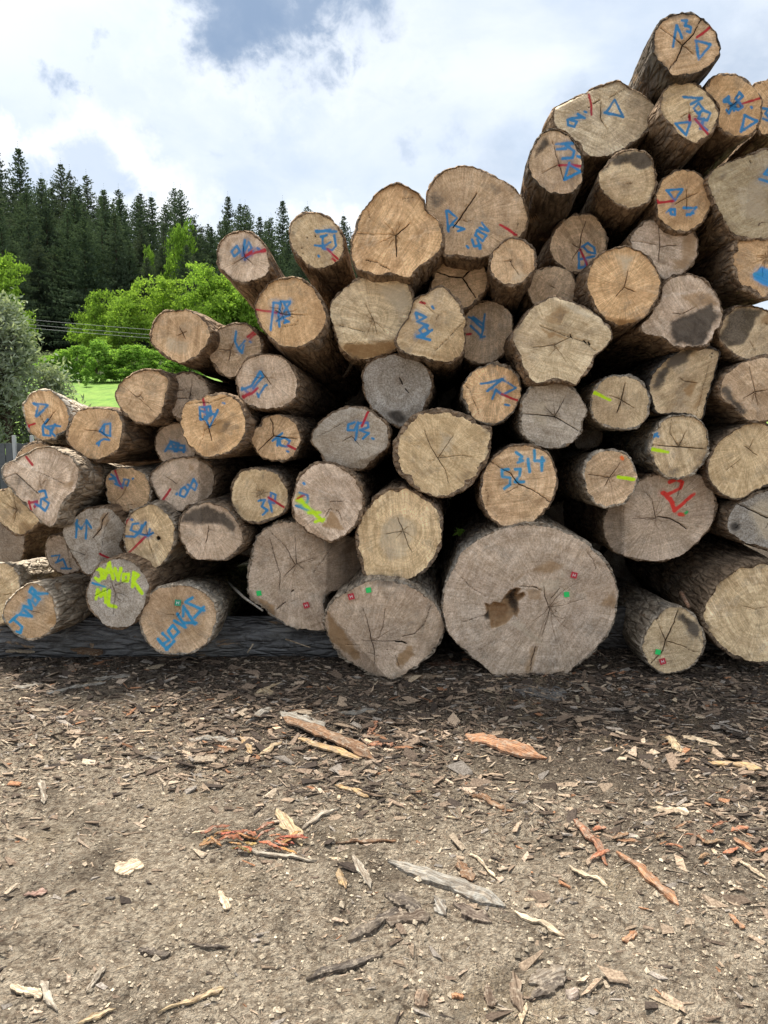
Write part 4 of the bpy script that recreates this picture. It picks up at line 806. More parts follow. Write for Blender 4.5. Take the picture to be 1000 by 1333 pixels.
    if pale.any():
        m2 = pale*(1-paintc[:, 3])*.42; rgbp = np.array([.62, .52, .38])
        tot = m2+paintc[:, 3]; safe = np.maximum(tot, 1e-6)
        paintc[:, :3] = (paintc[:, :3]*paintc[:, 3:4]+rgbp*m2[:, None])/safe[:, None]; paintc[:, 3] = tot
    set_col(me, 'paint', paintc)
    root = bpy.data.objects.new('log', None); C.objects.link(root)
    root.matrix_world = Matrix.Translation(Vector(org)) @ Rm.to_4x4()
    root.empty_display_size = .1
    tag(root, S['label'], 'log', 'logs stacked in the roadside pile')
    face = link('cut_face', me, root); jit = 1+rs.normal(0, .04)
    face.color = (min(1, hv[0]*jit), hv[1]*jit, hv[2]*jit, S['w'])
    # ---- bark sleeve: rim, flank, rear end
    st = 2; nb = n//st; Ob = OL[::st]; In = inset[::st]; thb = th[::st]
    fy = fdepth(Ob[:, 0], Ob[:, 2]); Ob = Ob.copy(); In = V[(nr-1)*n:(nr)*n:st].copy()
    Ob[:, 0] += fy*(Ob[:, 0]-camL[0])/(Ob[:, 1]-camL[1]); Ob[:, 2] += fy*(Ob[:, 2]-camL[2])/(Ob[:, 1]-camL[1]); fyi = V[(nr-1)*n:(nr)*n:st, 1]
    Ln = S['L']; ys = np.array([0, .006, .018, .035, .06, .09, .125, .165, .21, .26, .32, .4, .5, .62, .76, .93, 1.15, 1.4, 1.75, 2.2, 2.9, Ln])
    rings = []
    inn = In.copy(); inn[:, 1] = fyi+.001; rings.append(inn)
    mid = (In*.45+Ob*.55); mid[:, 1] = Ob[:, 1]+fy+.0015-.003*np.abs(vnoise(thb*per*10, i, 4, 13)); rings.append(mid)
    cb = Ob.mean(0)
    tp = S['taper']
    nrmv = (Ob-cb); rn_ = np.linalg.norm(nrmv[:, [0, 2]], axis=1); un = nrmv/rn_[:, None]; un[:, 1] = 0
    arc = thb/(2*math.pi)*per
    for yv in ys:
        if tp < -.2: s = 1+tp*sstep(np.array(yv), .05, 1.3)*1.0
        else: s = 1+tp*(yv/Ln)
        # furrowed bark: ridges run along the log, broken every few centimetres
        fur = fbm(np.cos(thb)*rmean*30, yv*4.0, np.sin(thb)*rmean*30+i, 3, 81); lump = fbm(np.cos(thb)*2.2, yv*1.3, np.sin(thb)*2.2+i*2, 3, 83)
        disp = .011*fur+.022*lump*min(1, yv*4)+(.004 if yv > .003 else -.002)
        Pn = cb+nrmv*s+un*disp[:, None]
        Pn[:, 1] = Ob[:, 1]+np.maximum(fy, 0)*max(0, 1-yv/.8)+yv+(.002 if yv == 0 else 0)
        rings.append(Pn)
    nR = len(rings); VB = np.vstack(rings); cr = rings[-1].mean(0); VB = np.vstack([VB, cr[None]])
    idx = np.arange(nR*nb).reshape(nR, nb); a = idx[:-1]; b = idx[1:]
    qb = np.stack([a, np.roll(a, -1, 1), np.roll(b, -1, 1), b], -1).reshape(-1, 4)
    tb = np.stack([np.full(nb, nR*nb), idx[-1], np.roll(idx[-1], -1)], -1)
    if not flip: qb = qb[:, ::-1]; tb = tb[:, ::-1]
    qb = qb[:, ::-1]; tb = tb[:, ::-1]
    mb = mesh_np('bark', VB, [qb, tb], (M_BARK, M_END), fmat=np.concatenate([np.zeros(len(qb)), np.ones(len(tb))]))
    bo = link('bark', mb, root); bo.color = tuple(S['bark'])
    # ---- tags nailed to the end
    for (k, x, y) in S['tags']:
        p = unproj(px(np.array([[x, y]], float)))[0]
        to = link('tag', tag_mesh(k), root, (p[0], p[1]-.006, p[2]), (0, rs.uniform(-.4, .4), 0)); tag(to, {'r': 'red plastic tag', 'g': 'dark green plastic tag', 'G': 'bright green tag'}[k])
        if k == 'G': to.scale = (.85, 1, .85)
        else: link('print', TAGME['print'], to)
    return root
ROOTS = [build_log(i, S) for i, S in enumerate(LOGS)]
# ------------------------------------------------------------------ ground
def gh(x, y):
    x = np.asarray(x, float); y = np.asarray(y, float)
    h = .030*fbm(x*.9, y*.9, 1.3, 3, 201) + .022*fbm(x*5, y*5, 4.4, 3, 207) + .022*np.abs(fbm(x*13, y*13, 2.2, 3, 211)) + .015*fbm(x*34, y*34, 7, 3, 219)*sstep(fbm(x*2.1, y*2.1, 9, 2, 231), -.5, .5)
    h = h + .02*sstep(y, 3.2, 4.3) + .02*np.abs(fbm(x*1.7+3, y*3.4, 5, 3, 241))
    return h*.9 - .012
def grid_mesh(name, xs, ys, hf, mat):
    X, Y = np.meshgrid(xs, ys); H = hf(X, Y); n, m = X.shape
    V = np.stack([X, Y, H], -1).reshape(-1, 3); idx = np.arange(n*m).reshape(n, m)
    q = np.stack([idx[:-1, :-1], idx[:-1, 1:], idx[1:, 1:], idx[1:, :-1]], -1).reshape(-1, 4)
    return mesh_np(name, V, [q], (mat,))
def patch_h(X, Y):
    e = sstep(X, -4.0, -3.6)*(1-sstep(X, 3.6, 4.0))*sstep(Y, .1, .5)*(1-sstep(Y, 6.0, 6.4))
    return gh(X, Y)*e - .14*(1-e)
ysn = np.concatenate([np.arange(.1, 1.0, .04), np.arange(1.0, 4.9, .0135), np.arange(4.9, 6.41, .05)])
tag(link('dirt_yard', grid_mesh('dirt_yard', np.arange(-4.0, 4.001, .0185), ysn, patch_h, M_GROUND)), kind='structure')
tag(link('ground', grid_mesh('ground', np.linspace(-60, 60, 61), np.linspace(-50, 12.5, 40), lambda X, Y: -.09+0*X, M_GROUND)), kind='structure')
def th(X, Y):
    X = np.asarray(X, float); Y = np.asarray(Y, float)
    a = -.11 + 3.55*np.clip((Y-12)/33, 0, 1)**1.15
    s = .155 - .0006*np.clip(X+30, -60, 60)
    b = np.clip(Y-45, 0, 75)*s
    return a + b + .25*fbm(X*.06, Y*.06, 3, 3, 301)*sstep(Y, 14, 40)
tag(link('meadow', grid_mesh('meadow', np.linspace(-120, 120, 121), np.linspace(11.5, 48, 50), th, M_MEADOW)), kind='structure')
M_FLOOR = mat_plain('forest_floor', (.035, .045, .02), .95, .5, .8, .05, .5)
tag(link('forest_hill', grid_mesh('forest_hill', np.linspace(-400, 400, 101), np.concatenate([np.linspace(47.5, 130, 40), np.linspace(140, 700, 20)]), lambda X, Y: th(X, Y)-.03, M_FLOOR)), kind='structure')

# ------------------------------------------------------------------ bearer logs under the pile
def lying_log(x0, x1, y, z, r, label, col, seed):
    n = 40; m = 70; xs = np.linspace(0, 1, m); V = []
    for q in xs:
        x = x0+(x1-x0)*q; t = np.linspace(0, 2*math.pi, n, endpoint=False)
        rr = r*(1+.12*fbm(np.cos(t)*2, q*9, np.sin(t)*2, 4, seed)+.03*fbm(np.cos(t)*11, q*50, np.sin(t)*11, 3, seed+5))
        V.append(np.stack([np.full(n, x), y+np.cos(t)*rr+.03*math.sin(q*4+seed), z+np.sin(t)*rr], 1))
    V = np.vstack(V); idx = np.arange(n*m).reshape(m, n); a, b = idx[:-1], idx[1:]
    q = np.stack([a, b, np.roll(b, -1, 1), np.roll(a, -1, 1)], -1).reshape(-1, 4)
    c = len(V); V = np.vstack([V, [[x0, y, z], [x1, y, z]]])
    t0 = np.stack([np.full(n, c), idx[0], np.roll(idx[0], -1)], -1); t1 = np.stack([np.full(n, c+1), np.roll(idx[-1], -1), idx[-1]], -1)
    V = np.stack([-V[:, 1], V[:, 0], V[:, 2]], 1)+np.array([y, -x0, -z])
    root = bpy.data.objects.new('log', None); C.objects.link(root); root.location = (x0, y, z); root.rotation_euler = (0, 0, -math.pi/2)
    tag(root, label, 'log', 'bearer logs under the pile')
    o = link('bark', mesh_np('bark', V, [q], (M_BARK,)), root); o.color = col
    for (ii, cc, fl) in ((idx[0], c, 1), (idx[-1], c+1, -1)):
        tr = np.stack([np.full(n, n), np.arange(n), np.roll(np.arange(n), -1)], -1)[:, ::fl]
        e = link('cut_face', mesh_np('cut_face', V[np.concatenate([ii, [cc]])], [tr], (M_END,)), root); e.color = (.3, .24, .17, .6)
    return root
lying_log(-3.6, -.08, 4.50, .105, .135, 'dark blue-grey peeled log lying crosswise on the ground under the left of the pile', (.15, .155, .16, .5), 401)
lying_log(.75, 3.6, 4.62, .12, .15, 'dark log lying crosswise in deep shade under the right of the pile', (.09, .085, .08, .2), 409)

# ------------------------------------------------------------------ larger pieces lying about, one object each
def piece(name, label, cat, p0, p1, w, col, thick=.012, arch=.25, curl=.3, z=None, bend=.0, n=14, lift=.008, jag=.35, zs=0.0, onY=None):
    arch = arch*.4; curl = curl*.7; jag = jag*1.5; n = 20
    rs = np.random.RandomState(int(abs(p0[0]*7+p0[1]*13+p1[0]*3)) % 99991)
    if onY is None:
        a = on_ground(*p0); b = on_ground(*p1)
    else: a = at(p0[0], p0[1], onY); b = at(p1[0], p1[1], onY)
    scale = np.linalg.norm(a[:2]-CAM[:2])/FPX; W = w*scale*1.05
    L_ = np.linalg.norm(b-a); d = (b-a)/L_; side = np.cross([0, 0, 1], d); sn = np.linalg.norm(side); side = side/sn if sn > .1 else np.array([1., 0, 0]); up = np.cross(d, side)
    if up[2] < 0: up = -up; side = -side
    if onY is not None or w > 26: pass
    m = 6; s = np.linspace(0, 1, n)
    prof = np.minimum(1, np.minimum(s/rs.uniform(.08, .5)+.12, (1-s)/rs.uniform(.05, .4)+.1))
    e0 = .12+.5*rs.rand(); prof = prof*(1+.22*fbm(s*6, 1.0, rs.rand()*50, 3, 5))
    wl = prof*(1+jag*fbm(s*9, 2.0, rs.rand()*50, 3, 8)+.10*rs.normal(size=n)); wr = prof*(1+jag*fbm(s*9, 3.0, rs.rand()*50, 3, 11)+.10*rs.normal(size=n))
    cen = bend*L_*np.sin(s*math.pi)+(.02 if jag < .25 else .05)*L_*fbm(s*3, 0.5, rs.rand()*9, 2, 3)
    V = np.zeros((2, n, m, 3))
    for j in range(m):
        q = j/(m-1)*2-1
        off = (np.where(q > 0, wr, wl)*q*W*.5)+cen
        hz = arch*W*.5*(1-q*q)*prof + curl*L_*.08*np.sin(s*math.pi) + .0035*fbm(s*12, q*3, rs.rand()*9, 3, 21)
        P = a[None]+d[None]*(s*L_)[:, None]+side[None]*off[:, None]
        if onY is None: base = np.maximum(gh(P[:, 0], P[:, 1]), (gh(a[0], a[1])*(1-s)+gh(b[0], b[1])*s)-.004)
        else: base = P[:, 2]
        P[:, 2] = base+hz+lift+zs
        V[1, :, j] = P; V[0, :, j] = P-np.array([0, 0, 1])*(thick*(.35+.65*prof*(1-.5*q*q)))[:, None]
    loc = V.reshape(-1, 3).mean(0)
    idx = np.arange(2*n*m).reshape(2, n, m)
    def qd(I): return np.stack([I[:-1, :-1], I[1:, :-1], I[1:, 1:], I[:-1, 1:]], -1).reshape(-1, 4)
    top = qd(idx[1]); bot = qd(idx[0])[:, ::-1]
    loop = np.concatenate([idx[:, 0, :], idx[:, 1:, -1], idx[:, -1, -2::-1], idx[:, -2:0:-1, 0]], 1)
    sd = np.stack([loop[0], np.roll(loop[0], -1), np.roll(loop[1], -1), loop[1]], -1)
    ang = math.atan2(d[1], d[0]); c, s_ = math.cos(-ang), math.sin(-ang)
    VV = V.reshape(-1, 3)-loc; VV = np.stack([VV[:, 0]*c-VV[:, 1]*s_, VV[:, 0]*s_+VV[:, 1]*c, VV[:, 2]], 1)
    o = link(name, mesh_np(name, VV, [top, bot, sd], (M_PIECE,), smooth=False), None, loc, (0, 0, ang)); o.color = tuple(col)+(1,)
    return tag(o, label, cat)
cO=(.38,.20,.11); cB=(.20,.115,.065); cT=(.42,.29,.15); cP=(.55,.45,.32); cG=(.27,.255,.225); cD=(.085,.07,.058); cR=(.28,.13,.075); cY=(.44,.34,.21); cM=(.36,.32,.26)
PC = [
 ('bark_strip','broad orange-brown curved bark strip tapering to a dark tail, in front of the giant log','bark',(607,958),(712,988),26,cO,.018,.9,.5,None,-.04,14,.008,.12),
 ('bark_strip','long brown split bark strip below the pale flat chunk','bark',(366,934),(488,990),17,cB,.014,.5,.6),
 ('splinter','golden-brown torn splinter lying against the long brown split bark','splinter',(380,958),(470,988),12,cT,.012,.4,.4),
 ('wood_chunk','pale grey ribbed wood chunk beside the long brown split bark','wood piece',(365,930),(422,946),19,cG,.025,.3,.2),
 ('wood_strip','flat pale grey-green slat, left of the pale ribbed chunk','wood piece',(246,960),(311,962),12,cG,.014,.1,.1),
 ('driftwood','long grey weathered bark plank, pale and straight, in the open dirt','bark',(505,1127),(658,1180),24,cG,.024,.9,.25,None,.0,14,.008,.07),
 ('splinter','reddish-white splinter pointing away from the end of the grey plank','splinter',(668,1186),(735,1219),9,cP,.010,.4,.2),
 ('splinter','orange splintered stick with a dark tip, right of the grey plank','splinter',(804,1114),(886,1176),13,cO,.014,.5,.3),
 ('bark_strip','dark and orange bark strip beside the orange splintered stick','bark',(745,1060),(790,1128),10,cR,.010,.5,.6),
 ('splinter','small pale splinter between the grey plank and the orange stick','splinter',(740,1130),(791,1153),6,cP,.007,.3,.2),
 ('splinter','thin pale splinter beside a flat orange chip above the grey plank','splinter',(610,1112),(645,1140),6,cP,.007,.3,.2),
 ('wood_chip','flat orange-brown chip above the grey plank','wood chip',(596,1122),(613,1150),15,cB,.008,.2,.1),
 ('wood_board','short pale yellow board standing out above the red shreds','wood piece',(361,1054),(392,1101),16,cY,.012,.2,.1),
 ('stick','grey forked stick right of the short yellow board','stick',(390,1082),(441,1049),9,cM,.012,.5,.3),
 ('stick','long grey stick under the heap of red bark shreds','stick',(322,1110),(412,1126),6,cM,.010,.5,.2),
 ('wood_chunk','crumbly cream wood chunk, left of the red bark shreds','wood piece',(150,1136),(184,1120),24,cP,.030,.4,.1),
 ('stick','orange-brown stick below the short yellow board','stick',(436,1101),(516,1098),8,cB,.010,.5,.2),
 ('splinter','small brown splinter above the orange-brown stick','splinter',(436,1022),(481,1038),8,cT,.009,.3,.2),
 ('bark_strip','brown bark strip in the middle of the yard, below the curved orange strip','bark',(610,1032),(661,1057),9,cB,.010,.5,.2),
 ('bark_strip','long dark rotten bark strip nearest the viewer','bark',(398,1277),(498,1246),12,cD,.016,.6,.3),
 ('bark_clump','ragged dark bark clump above the long dark rotten strip','bark',(453,1228),(522,1192),17,cD,.022,.5,.4),
 ('splinter','long thin tan splinter low in the dirt at the near left','splinter',(206,1320),(292,1290),7,cY,.008,.3,.2),
 ('splinter','pale splinter lying nearest the camera at the left','splinter',(100,1328),(151,1311),7,cY,.008,.3,.2),
 ('bark_shard','tan curled bark shard with peeling layers at the right','bark',(918,992),(992,1003),15,cT,.012,.6,.5),
 ('bark_shard','pale bark shard with a brown corner, below the peeling layered shard','bark',(848,1049),(897,1062),12,cP,.010,.4,.3),
 ('bark_curl','small curled amber bark piece in the dark mulch','bark',(870,958),(886,978),11,cY,.008,.9,.8),
 ('splinter','pale slender splinter right of the curled amber bark','splinter',(888,955),(941,971),7,cP,.008,.3,.2),
 ('wood_slab','large flat dark grey board half buried at the foot of the giant log','wood piece',(655,898),(738,906),40,(.10,.10,.10),.02,.05,.0),
 ('wood_slab','brown half-round bark slab, lying under the cracked bottom log','bark',(520,884),(577,884),15,(.20,.14,.09),.02,.5,.2),
 ('wood_slab','reddish-brown slab lying in shade between two bottom logs','bark',(555,866),(602,868),14,(.15,.08,.05),.02,.4,.1),
 ('wood_chunk','small yellowish chunk near the shadow edge under the green-tagged log','wood piece',(340,899),(356,906),12,cY,.018,.4,.1),
 ('splinter','small pale leaf-shaped splinter below the blue JAVOR log','splinter',(190,877),(216,869),7,cP,.008,.3,.2),
 ('splinter','pale stick standing out of the mulch at far left','splinter',(50,1016),(59,1046),7,cM,.008,.4,.2),
 ('wood_chip','single orange chip lying on bare pale dirt','wood chip',(812,1224),(829,1210),8,cO,.009,.3,.1),
 ('wood_chip','pinkish curled chip at the right edge of the dirt','wood chip',(949,1188),(969,1207),6,cO,.008,.7,.5),
 ('bark_clump','grey flaky bark lump near the camera, right of centre','bark',(688,1301),(737,1271),18,cD,.020,.5,.3),
 ('wood_chip','tiny orange-pink chip near the bottom edge','wood chip',(588,1295),(604,1299),9,cO,.009,.3,.1),
 ('bark_flake','thin pink-brown bark flake on the left dirt','bark',(30,1167),(62,1160),10,(.33,.21,.17),.006,.2,.1),
 ('stick','dark twig on the dirt right of the cream chunk','stick',(245,1232),(300,1236),5,cD,.008,.5,.1),
 ('stick','dark brown crumbling stick above the shadowed mulch on the left','stick',(180,985),(226,980),9,cD,.014,.5,.2),
 ('splinter','amber-coloured flake beside the flat pale slat','splinter',(313,955),(326,978),8,cT,.007,.4,.3),
 ('splinter','reddish splinter right under the flat pale slat','splinter',(265,982),(312,972),8,cB,.008,.4,.3),
 ('splinter','bright yellow sliver left of the golden-brown splinter','splinter',(335,980),(368,966),8,cY,.008,.4,.3),
 ('bark_shard','upright red-brown bark shard right of the long brown split bark','bark',(478,958),(492,938),9,cR,.008,.4,.3),
 ('bark_shard','flat reddish bark shard touching the tail of the long brown split bark','bark',(478,968),(516,968),12,cR,.010,.3,.2),
 ('stick','grey straight stick above the reddish bark shards','stick',(440,928),(498,926),9,cG,.012,.5,.1),
 ('stick','dark grey leaning stick left of the pale ribbed chunk','stick',(320,942),(352,925),10,cG,.014,.5,.1),
 ('splinter','pale yellow splinter on dark mulch below the green-tagged log','splinter',(332,905),(366,893),6,cY,.008,.4,.2),
 ('splinter','pale grey splinter near the middle of the dark mulch','splinter',(120,890),(170,884),7,cG,.008,.4,.2),
 ('stick','long grey-brown stick on the mulch at far left','stick',(5,905),(55,893),6,cG,.010,.5,.1),
 ('stick','long grey stick on the mulch under the left logs','stick',(60,905),(138,892),6,cG,.010,.5,.2),
 ('splinter','tan splinter beside the red shreds on their lower right','splinter',(440,1140),(450,1165),10,cT,.008,.3,.2),
 ('splinter','brown splinter leaning next to the tan splinter','splinter',(460,1120),(482,1160),10,cM,.008,.3,.2),
 ('splinter','cream splinter standing on its side left of the dark clump','splinter',(285,1160),(296,1190),9,cP,.008,.3,.2),
 ('bark_shard','orange bark shard at the right edge among grey mulch','bark',(955,1095),(985,1106),10,cO,.008,.5,.3),
 ('splinter','cream splinter beside the orange shard at the right edge','splinter',(960,1120),(999,1142),6,cP,.007,.3,.2),
 ('bark_clump','dark crumbled bark clump under the upper end of the long grey plank','bark',(502,1168),(548,1190),26,cD,.026,.5,.3),
 ('bark_clump','grey-brown matted bark lump left of the plank and near its upper end','bark',(500,1205),(560,1196),20,(.14,.11,.085),.022,.5,.3),
 ('bark_flake','flat grey-green bark flake under the middle of the long grey plank','bark',(566,1172),(580,1196),14,cG,.010,.2,.1),
 ('bark_clump','crumbly dark lump just below the middle of the long grey plank','bark',(590,1182),(640,1204),20,(.13,.10,.08),.024,.5,.3),
 ('bark_flake','broad grey bark flake with a dark shadowed edge, near the bottom right of centre','bark',(688,1280),(736,1262),22,(.22,.19,.155),.018,.6,.3),
 ('bark_strip','upright brown fibrous strip beside the broad grey flake','bark',(668,1262),(678,1322),14,(.17,.125,.09),.014,.4,.2),
 ('bark_strip','small dark fibrous strip left of the broad grey flake','bark',(634,1278),(640,1312),12,(.15,.11,.08),.014,.4,.2),
 ('pebble','small pinkish round stone right of the broad grey flake','stone',(738,1296),(754,1292),15,(.42,.35,.30),.022,1.6,.0),
 ('bark_strip','brown bark strip lying flat beside the tiny orange-pink chip','bark',(545,1312),(552,1294),16,(.24,.17,.12),.010,.3,.2),
 ('splinter','pale vertical splinter among the near left dirt','splinter',(50,1272),(74,1312),9,cM,.010,.4,.2),
 ('splinter','pale flat splinter crossing near the left bottom corner','splinter',(12,1280),(54,1296),9,cP,.008,.3,.2),
 ('splinter','tan splinter pointing up in the near left dirt','splinter',(112,1288),(138,1256),7,cM,.008,.4,.2),
 ('bark_clump','small dark brown clump in the dirt left of centre','bark',(180,1236),(222,1244),12,cD,.018,.5,.3),
]
for p in PC: piece(*p)
# a heap of fresh red shreds, each its own piece
rs = np.random.RandomState(77)
for k in range(26):
    u = 255+rs.rand()*110; v = 1080+rs.rand()*28+(u-262)*.03; a = rs.uniform(-.9, .9); l = rs.uniform(18, 44)
    o = piece('bark_shred', 'fresh orange-red bark shred in the small heap left of centre', 'bark shred', (u, v), (u+l*math.cos(a), v+l*.5*math.sin(a)), rs.uniform(3, 6), (.44*rs.uniform(.6, 1.15), .17*rs.uniform(.7, 1.4), .08), .004, .2, .9, lift=.012+.012*rs.rand())
    o['group'] = 'fresh red bark shreds'
for k in range(18):
    u = 740+rs.rand()*260; v = 1075+rs.rand()*50; a = rs.uniform(-.9, .9); l = rs.uniform(12, 34)
    o = piece('bark_shred', 'thin red-brown shred scattered in the grey mulch on the right', 'bark shred', (u, v), (u+l*math.cos(a), v+l*.5*math.sin(a)), rs.uniform(3, 7), (.34*rs.uniform(.6, 1.2), .16, .09), .004, .2, .9, lift=.012)
    o['group'] = 'thin red-brown shreds on the right'
# twigs and a bent stick among the log ends
def stick3(name, label, pts, r, col, cat='stick'):
    P = np.array([at(u, v, Y) for (u, v, Y) in pts]); P = np.array([P[0]]+[P[i]*(1-t)+P[i+1]*t for i in range(len(P)-1) for t in (.5, 1)])
    R = [r*(1-.5*i/len(P)) for i in range(len(P))]; c = P.mean(0)
    V, q, t = tube(P-c, R, 7); o = link(name, mesh_np(name, V, [q, t], (M_PIECE,)), None, c); o.color = tuple(col)+(1,); tag(o, label, cat); return o
stick3('stick', 'bent grey broken branch sticking out beside the green-tagged log', [(297, 758, 4.6), (318, 778, 4.1), (342, 795, 4.0)], .009, (.30, .28, .25))
stick3('stick', 'thin pale twig hanging over the crosswise log, right of the green-tagged log', [(372, 832, 4.3), (404, 843, 4.25)], .005, (.32, .25, .17))
stick3('stick', 'short pale stick leaning upright on the crosswise log', [(330, 838, 4.32), (322, 850, 4.3)], .006, (.45, .38, .28))
stick3('splinter', 'short reddish wood splinter standing between the small right log and the big ringed one', [(887, 772, 4.25), (897, 790, 4.08)], .014, (.33, .19, .12), 'splinter')
stick3('splinter', 'pale upright sliver stuck in the mulch below the giant log', [(757, 936, 3.75), (751, 906, 3.72)], .013, (.45, .38, .27), 'splinter')
piece('bark_patch', 'brown torn bark patch stuck to the dark crosswise log below the two left JAVOR logs', 'bark', (92, 846), (134, 852), 20, (.21, .13, .075), .010, .3, .1, onY=4.345)
piece('wood_flake', 'pale brown wood flake on the crosswise log at the far left', 'wood flake', (8, 848), (46, 850), 9, (.30, .25, .18), .008, .2, .1, onY=4.33)

rsl = np.random.RandomState(9); lm = mat_leaf('fresh_leaf', (.20, .38, .05), (.40, .60, .12), .5)
lc = at(600, 694, 4.7); LP = rsl.normal(0, 1, (9, 3))*np.array([.022, .01, .010])
lo = bpy.data.objects.new('leaf_sprig', None); C.objects.link(lo); lo.location = lc; tag(lo, 'tiny bright green leaf sprig caught in the dark gap above the giant log', 'leaf sprig')
for p_ in LP:
    V_ = np.array([[-.026, 0, 0], [0, .004, .010], [.026, 0, .002], [0, -.004, -.010], [0, .003, 0]]); F_ = np.array([[0, 4, 1], [1, 4, 2], [2, 4, 3], [3, 4, 0]])
    if p_ is LP[0] or 'LM' not in globals(): LM = mesh_np('leaf', V_, [F_], (lm,), smooth=False)
    link('leaf', LM, lo, tuple(p_), (rsl.uniform(-.7, .7), rsl.uniform(-.8, .8), rsl.uniform(-.8, .8)))
v_, q_, t_ = tube([(-.05, .02, .02), (0, 0, 0), (.05, .01, .02), (.09, .05, .03)], [.002]*4, 5); link('stem', mesh_np('stem', v_, [q_, t_], (lm,)), lo)

# ------------------------------------------------------------------ uncountable litter of bark and splinters
def litter():
    rs = np.random.RandomState(5); N = 46000
    y = np.concatenate([rs.uniform(1.2, 4.6, 20000), rs.triangular(1.9, 3.9, 4.65, N-20000)]); x = rs.uniform(-1, 1, N)*(.62*y+.5)
    cl = fbm(x*1.3, y*1.3, 2, 3, 55)
    near = sstep(y+.9*cl+.3*x, 2.1, 3.6)
    ln = rs.lognormal(-4.3, .62, N)*(1+.5*near); ln = np.clip(ln, .004, .085); keep = (rs.rand(N) < (.25+.85*near)*np.exp(1.6*cl)+.06)
    x, y, ln, near = x[keep], y[keep], ln[keep], near[keep]; N = len(x)
    wd = ln*np.where(rs.rand(N) < .5, rs.uniform(.06, .2, N), rs.uniform(.2, .7, N)); tk = np.clip(wd*rs.uniform(.12, .4, N), .001, .005)
    a = rs.uniform(0, math.pi, N); a = np.where(rs.rand(N) < .55, rs.normal(0, .5, N), a)
    tilt = rs.normal(0, .16, N); roll = rs.normal(0, .35, N)
    base = BV.copy(); V = np.repeat(base[None], N, 0)
    # taper and skew so that no chip is a plain box
    V[:, :, 1] *= np.where(V[:, :, 0] > 0, rs.uniform(.15, .9, (N, 1)), rs.uniform(.5, 1.2, (N, 1)))
    V[:, :, 0] += V[:, :, 1]*rs.uniform(-.5, .5, (N, 1))
    V += rs.normal(0, .07, V.shape)
    V *= np.stack([ln, wd, tk], 1)[:, None]
    def rot(V, i, j, an):
        c, s = np.cos(an)[:, None], np.sin(an)[:, None]; A, B = V[:, :, i].copy(), V[:, :, j].copy()
        V[:, :, i] = A*c-B*s; V[:, :, j] = A*s+B*c
    rot(V, 1, 2, roll); rot(V, 0, 2, tilt); rot(V, 0, 1, a)
    z = gh(x, y)+tk*.5+np.abs(tilt)*ln*.3+rs.rand(N)*.004*near
    V += np.stack([x, y, z], 1)[:, None]
    F = (BF[None]+8*np.arange(N)[:, None, None]).reshape(-1, 4)
    pal = np.array([[.36,.27,.19],[.24,.175,.125],[.10,.072,.052],[.46,.37,.27],[.30,.26,.22],[.065,.048,.037],[.55,.43,.29],[.32,.16,.085],[.40,.31,.23]])
    pn = np.array([.12,.24,.24,.03,.10,.18,.012,.025,.03]); pf = np.array([.26,.18,.08,.13,.12,.04,.05,.02,.12])
    r = rs.rand(N); cn = np.searchsorted(np.cumsum(pn/pn.sum()), r).clip(0, 8); cf = np.searchsorted(np.cumsum(pf/pf.sum()), r).clip(0, 8)
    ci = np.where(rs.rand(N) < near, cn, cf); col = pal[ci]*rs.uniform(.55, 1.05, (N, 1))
    me = mesh_np('bark_litter', V.reshape(-1, 3), [F], (M_CHIP,), smooth=False)
    set_col(me, 'chip', np.repeat(np.concatenate([col, np.ones((N, 1))], 1), 8, 0))
    tag(link('bark_litter', me), 'bark crumbs and wood chips littering the yard', kind='stuff')
litter()
def crumbs():
    rs = np.random.RandomState(15); N = 34000
    y = .95+3.5*rs.rand(N)**1.25; x = rs.uniform(-1, 1, N)*(.60*y+.35); cl = fbm(x*2, y*2, 5, 3, 59); k = rs.rand(N) < .55+.9*cl; x, y = x[k], y[k]; N = len(x)
    r = np.clip(rs.lognormal(-5.65, .5, N), .0018, .014)
    oc = np.array([[1,0,0],[0,1,0],[-1,0,0],[0,-1,0],[0,0,.8],[0,0,-.6]], float); F0 = np.array([[0,1,4],[1,2,4],[2,3,4],[3,0,4],[1,0,5],[2,1,5],[3,2,5],[0,3,5]])
    V = oc[None]*(r[:, None, None])*rs.uniform(.55, 1.45, (N, 6, 1)); a = rs.uniform(0, 6.28, N); c, s = np.cos(a)[:, None], np.sin(a)[:, None]
    A = V[:, :, 0]*c-V[:, :, 1]*s*.8; B = V[:, :, 0]*s+V[:, :, 1]*c*.8; V[:, :, 0] = A; V[:, :, 1] = B
    V += np.stack([x, y, gh(x, y)+r*.35], 1)[:, None]
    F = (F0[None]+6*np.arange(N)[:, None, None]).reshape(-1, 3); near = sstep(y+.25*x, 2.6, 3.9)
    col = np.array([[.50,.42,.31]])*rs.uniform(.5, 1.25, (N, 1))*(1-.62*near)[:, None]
    me = mesh_np('dirt_crumbs', V.reshape(-1, 3), [F], (M_CHIP,), smooth=False); set_col(me, 'chip', np.repeat(np.concatenate([col, np.ones((N, 1))], 1), 6, 0))
    tag(link('dirt_crumbs', me), 'crumbs of dry dirt and small clods on the yard', kind='stuff')
crumbs()

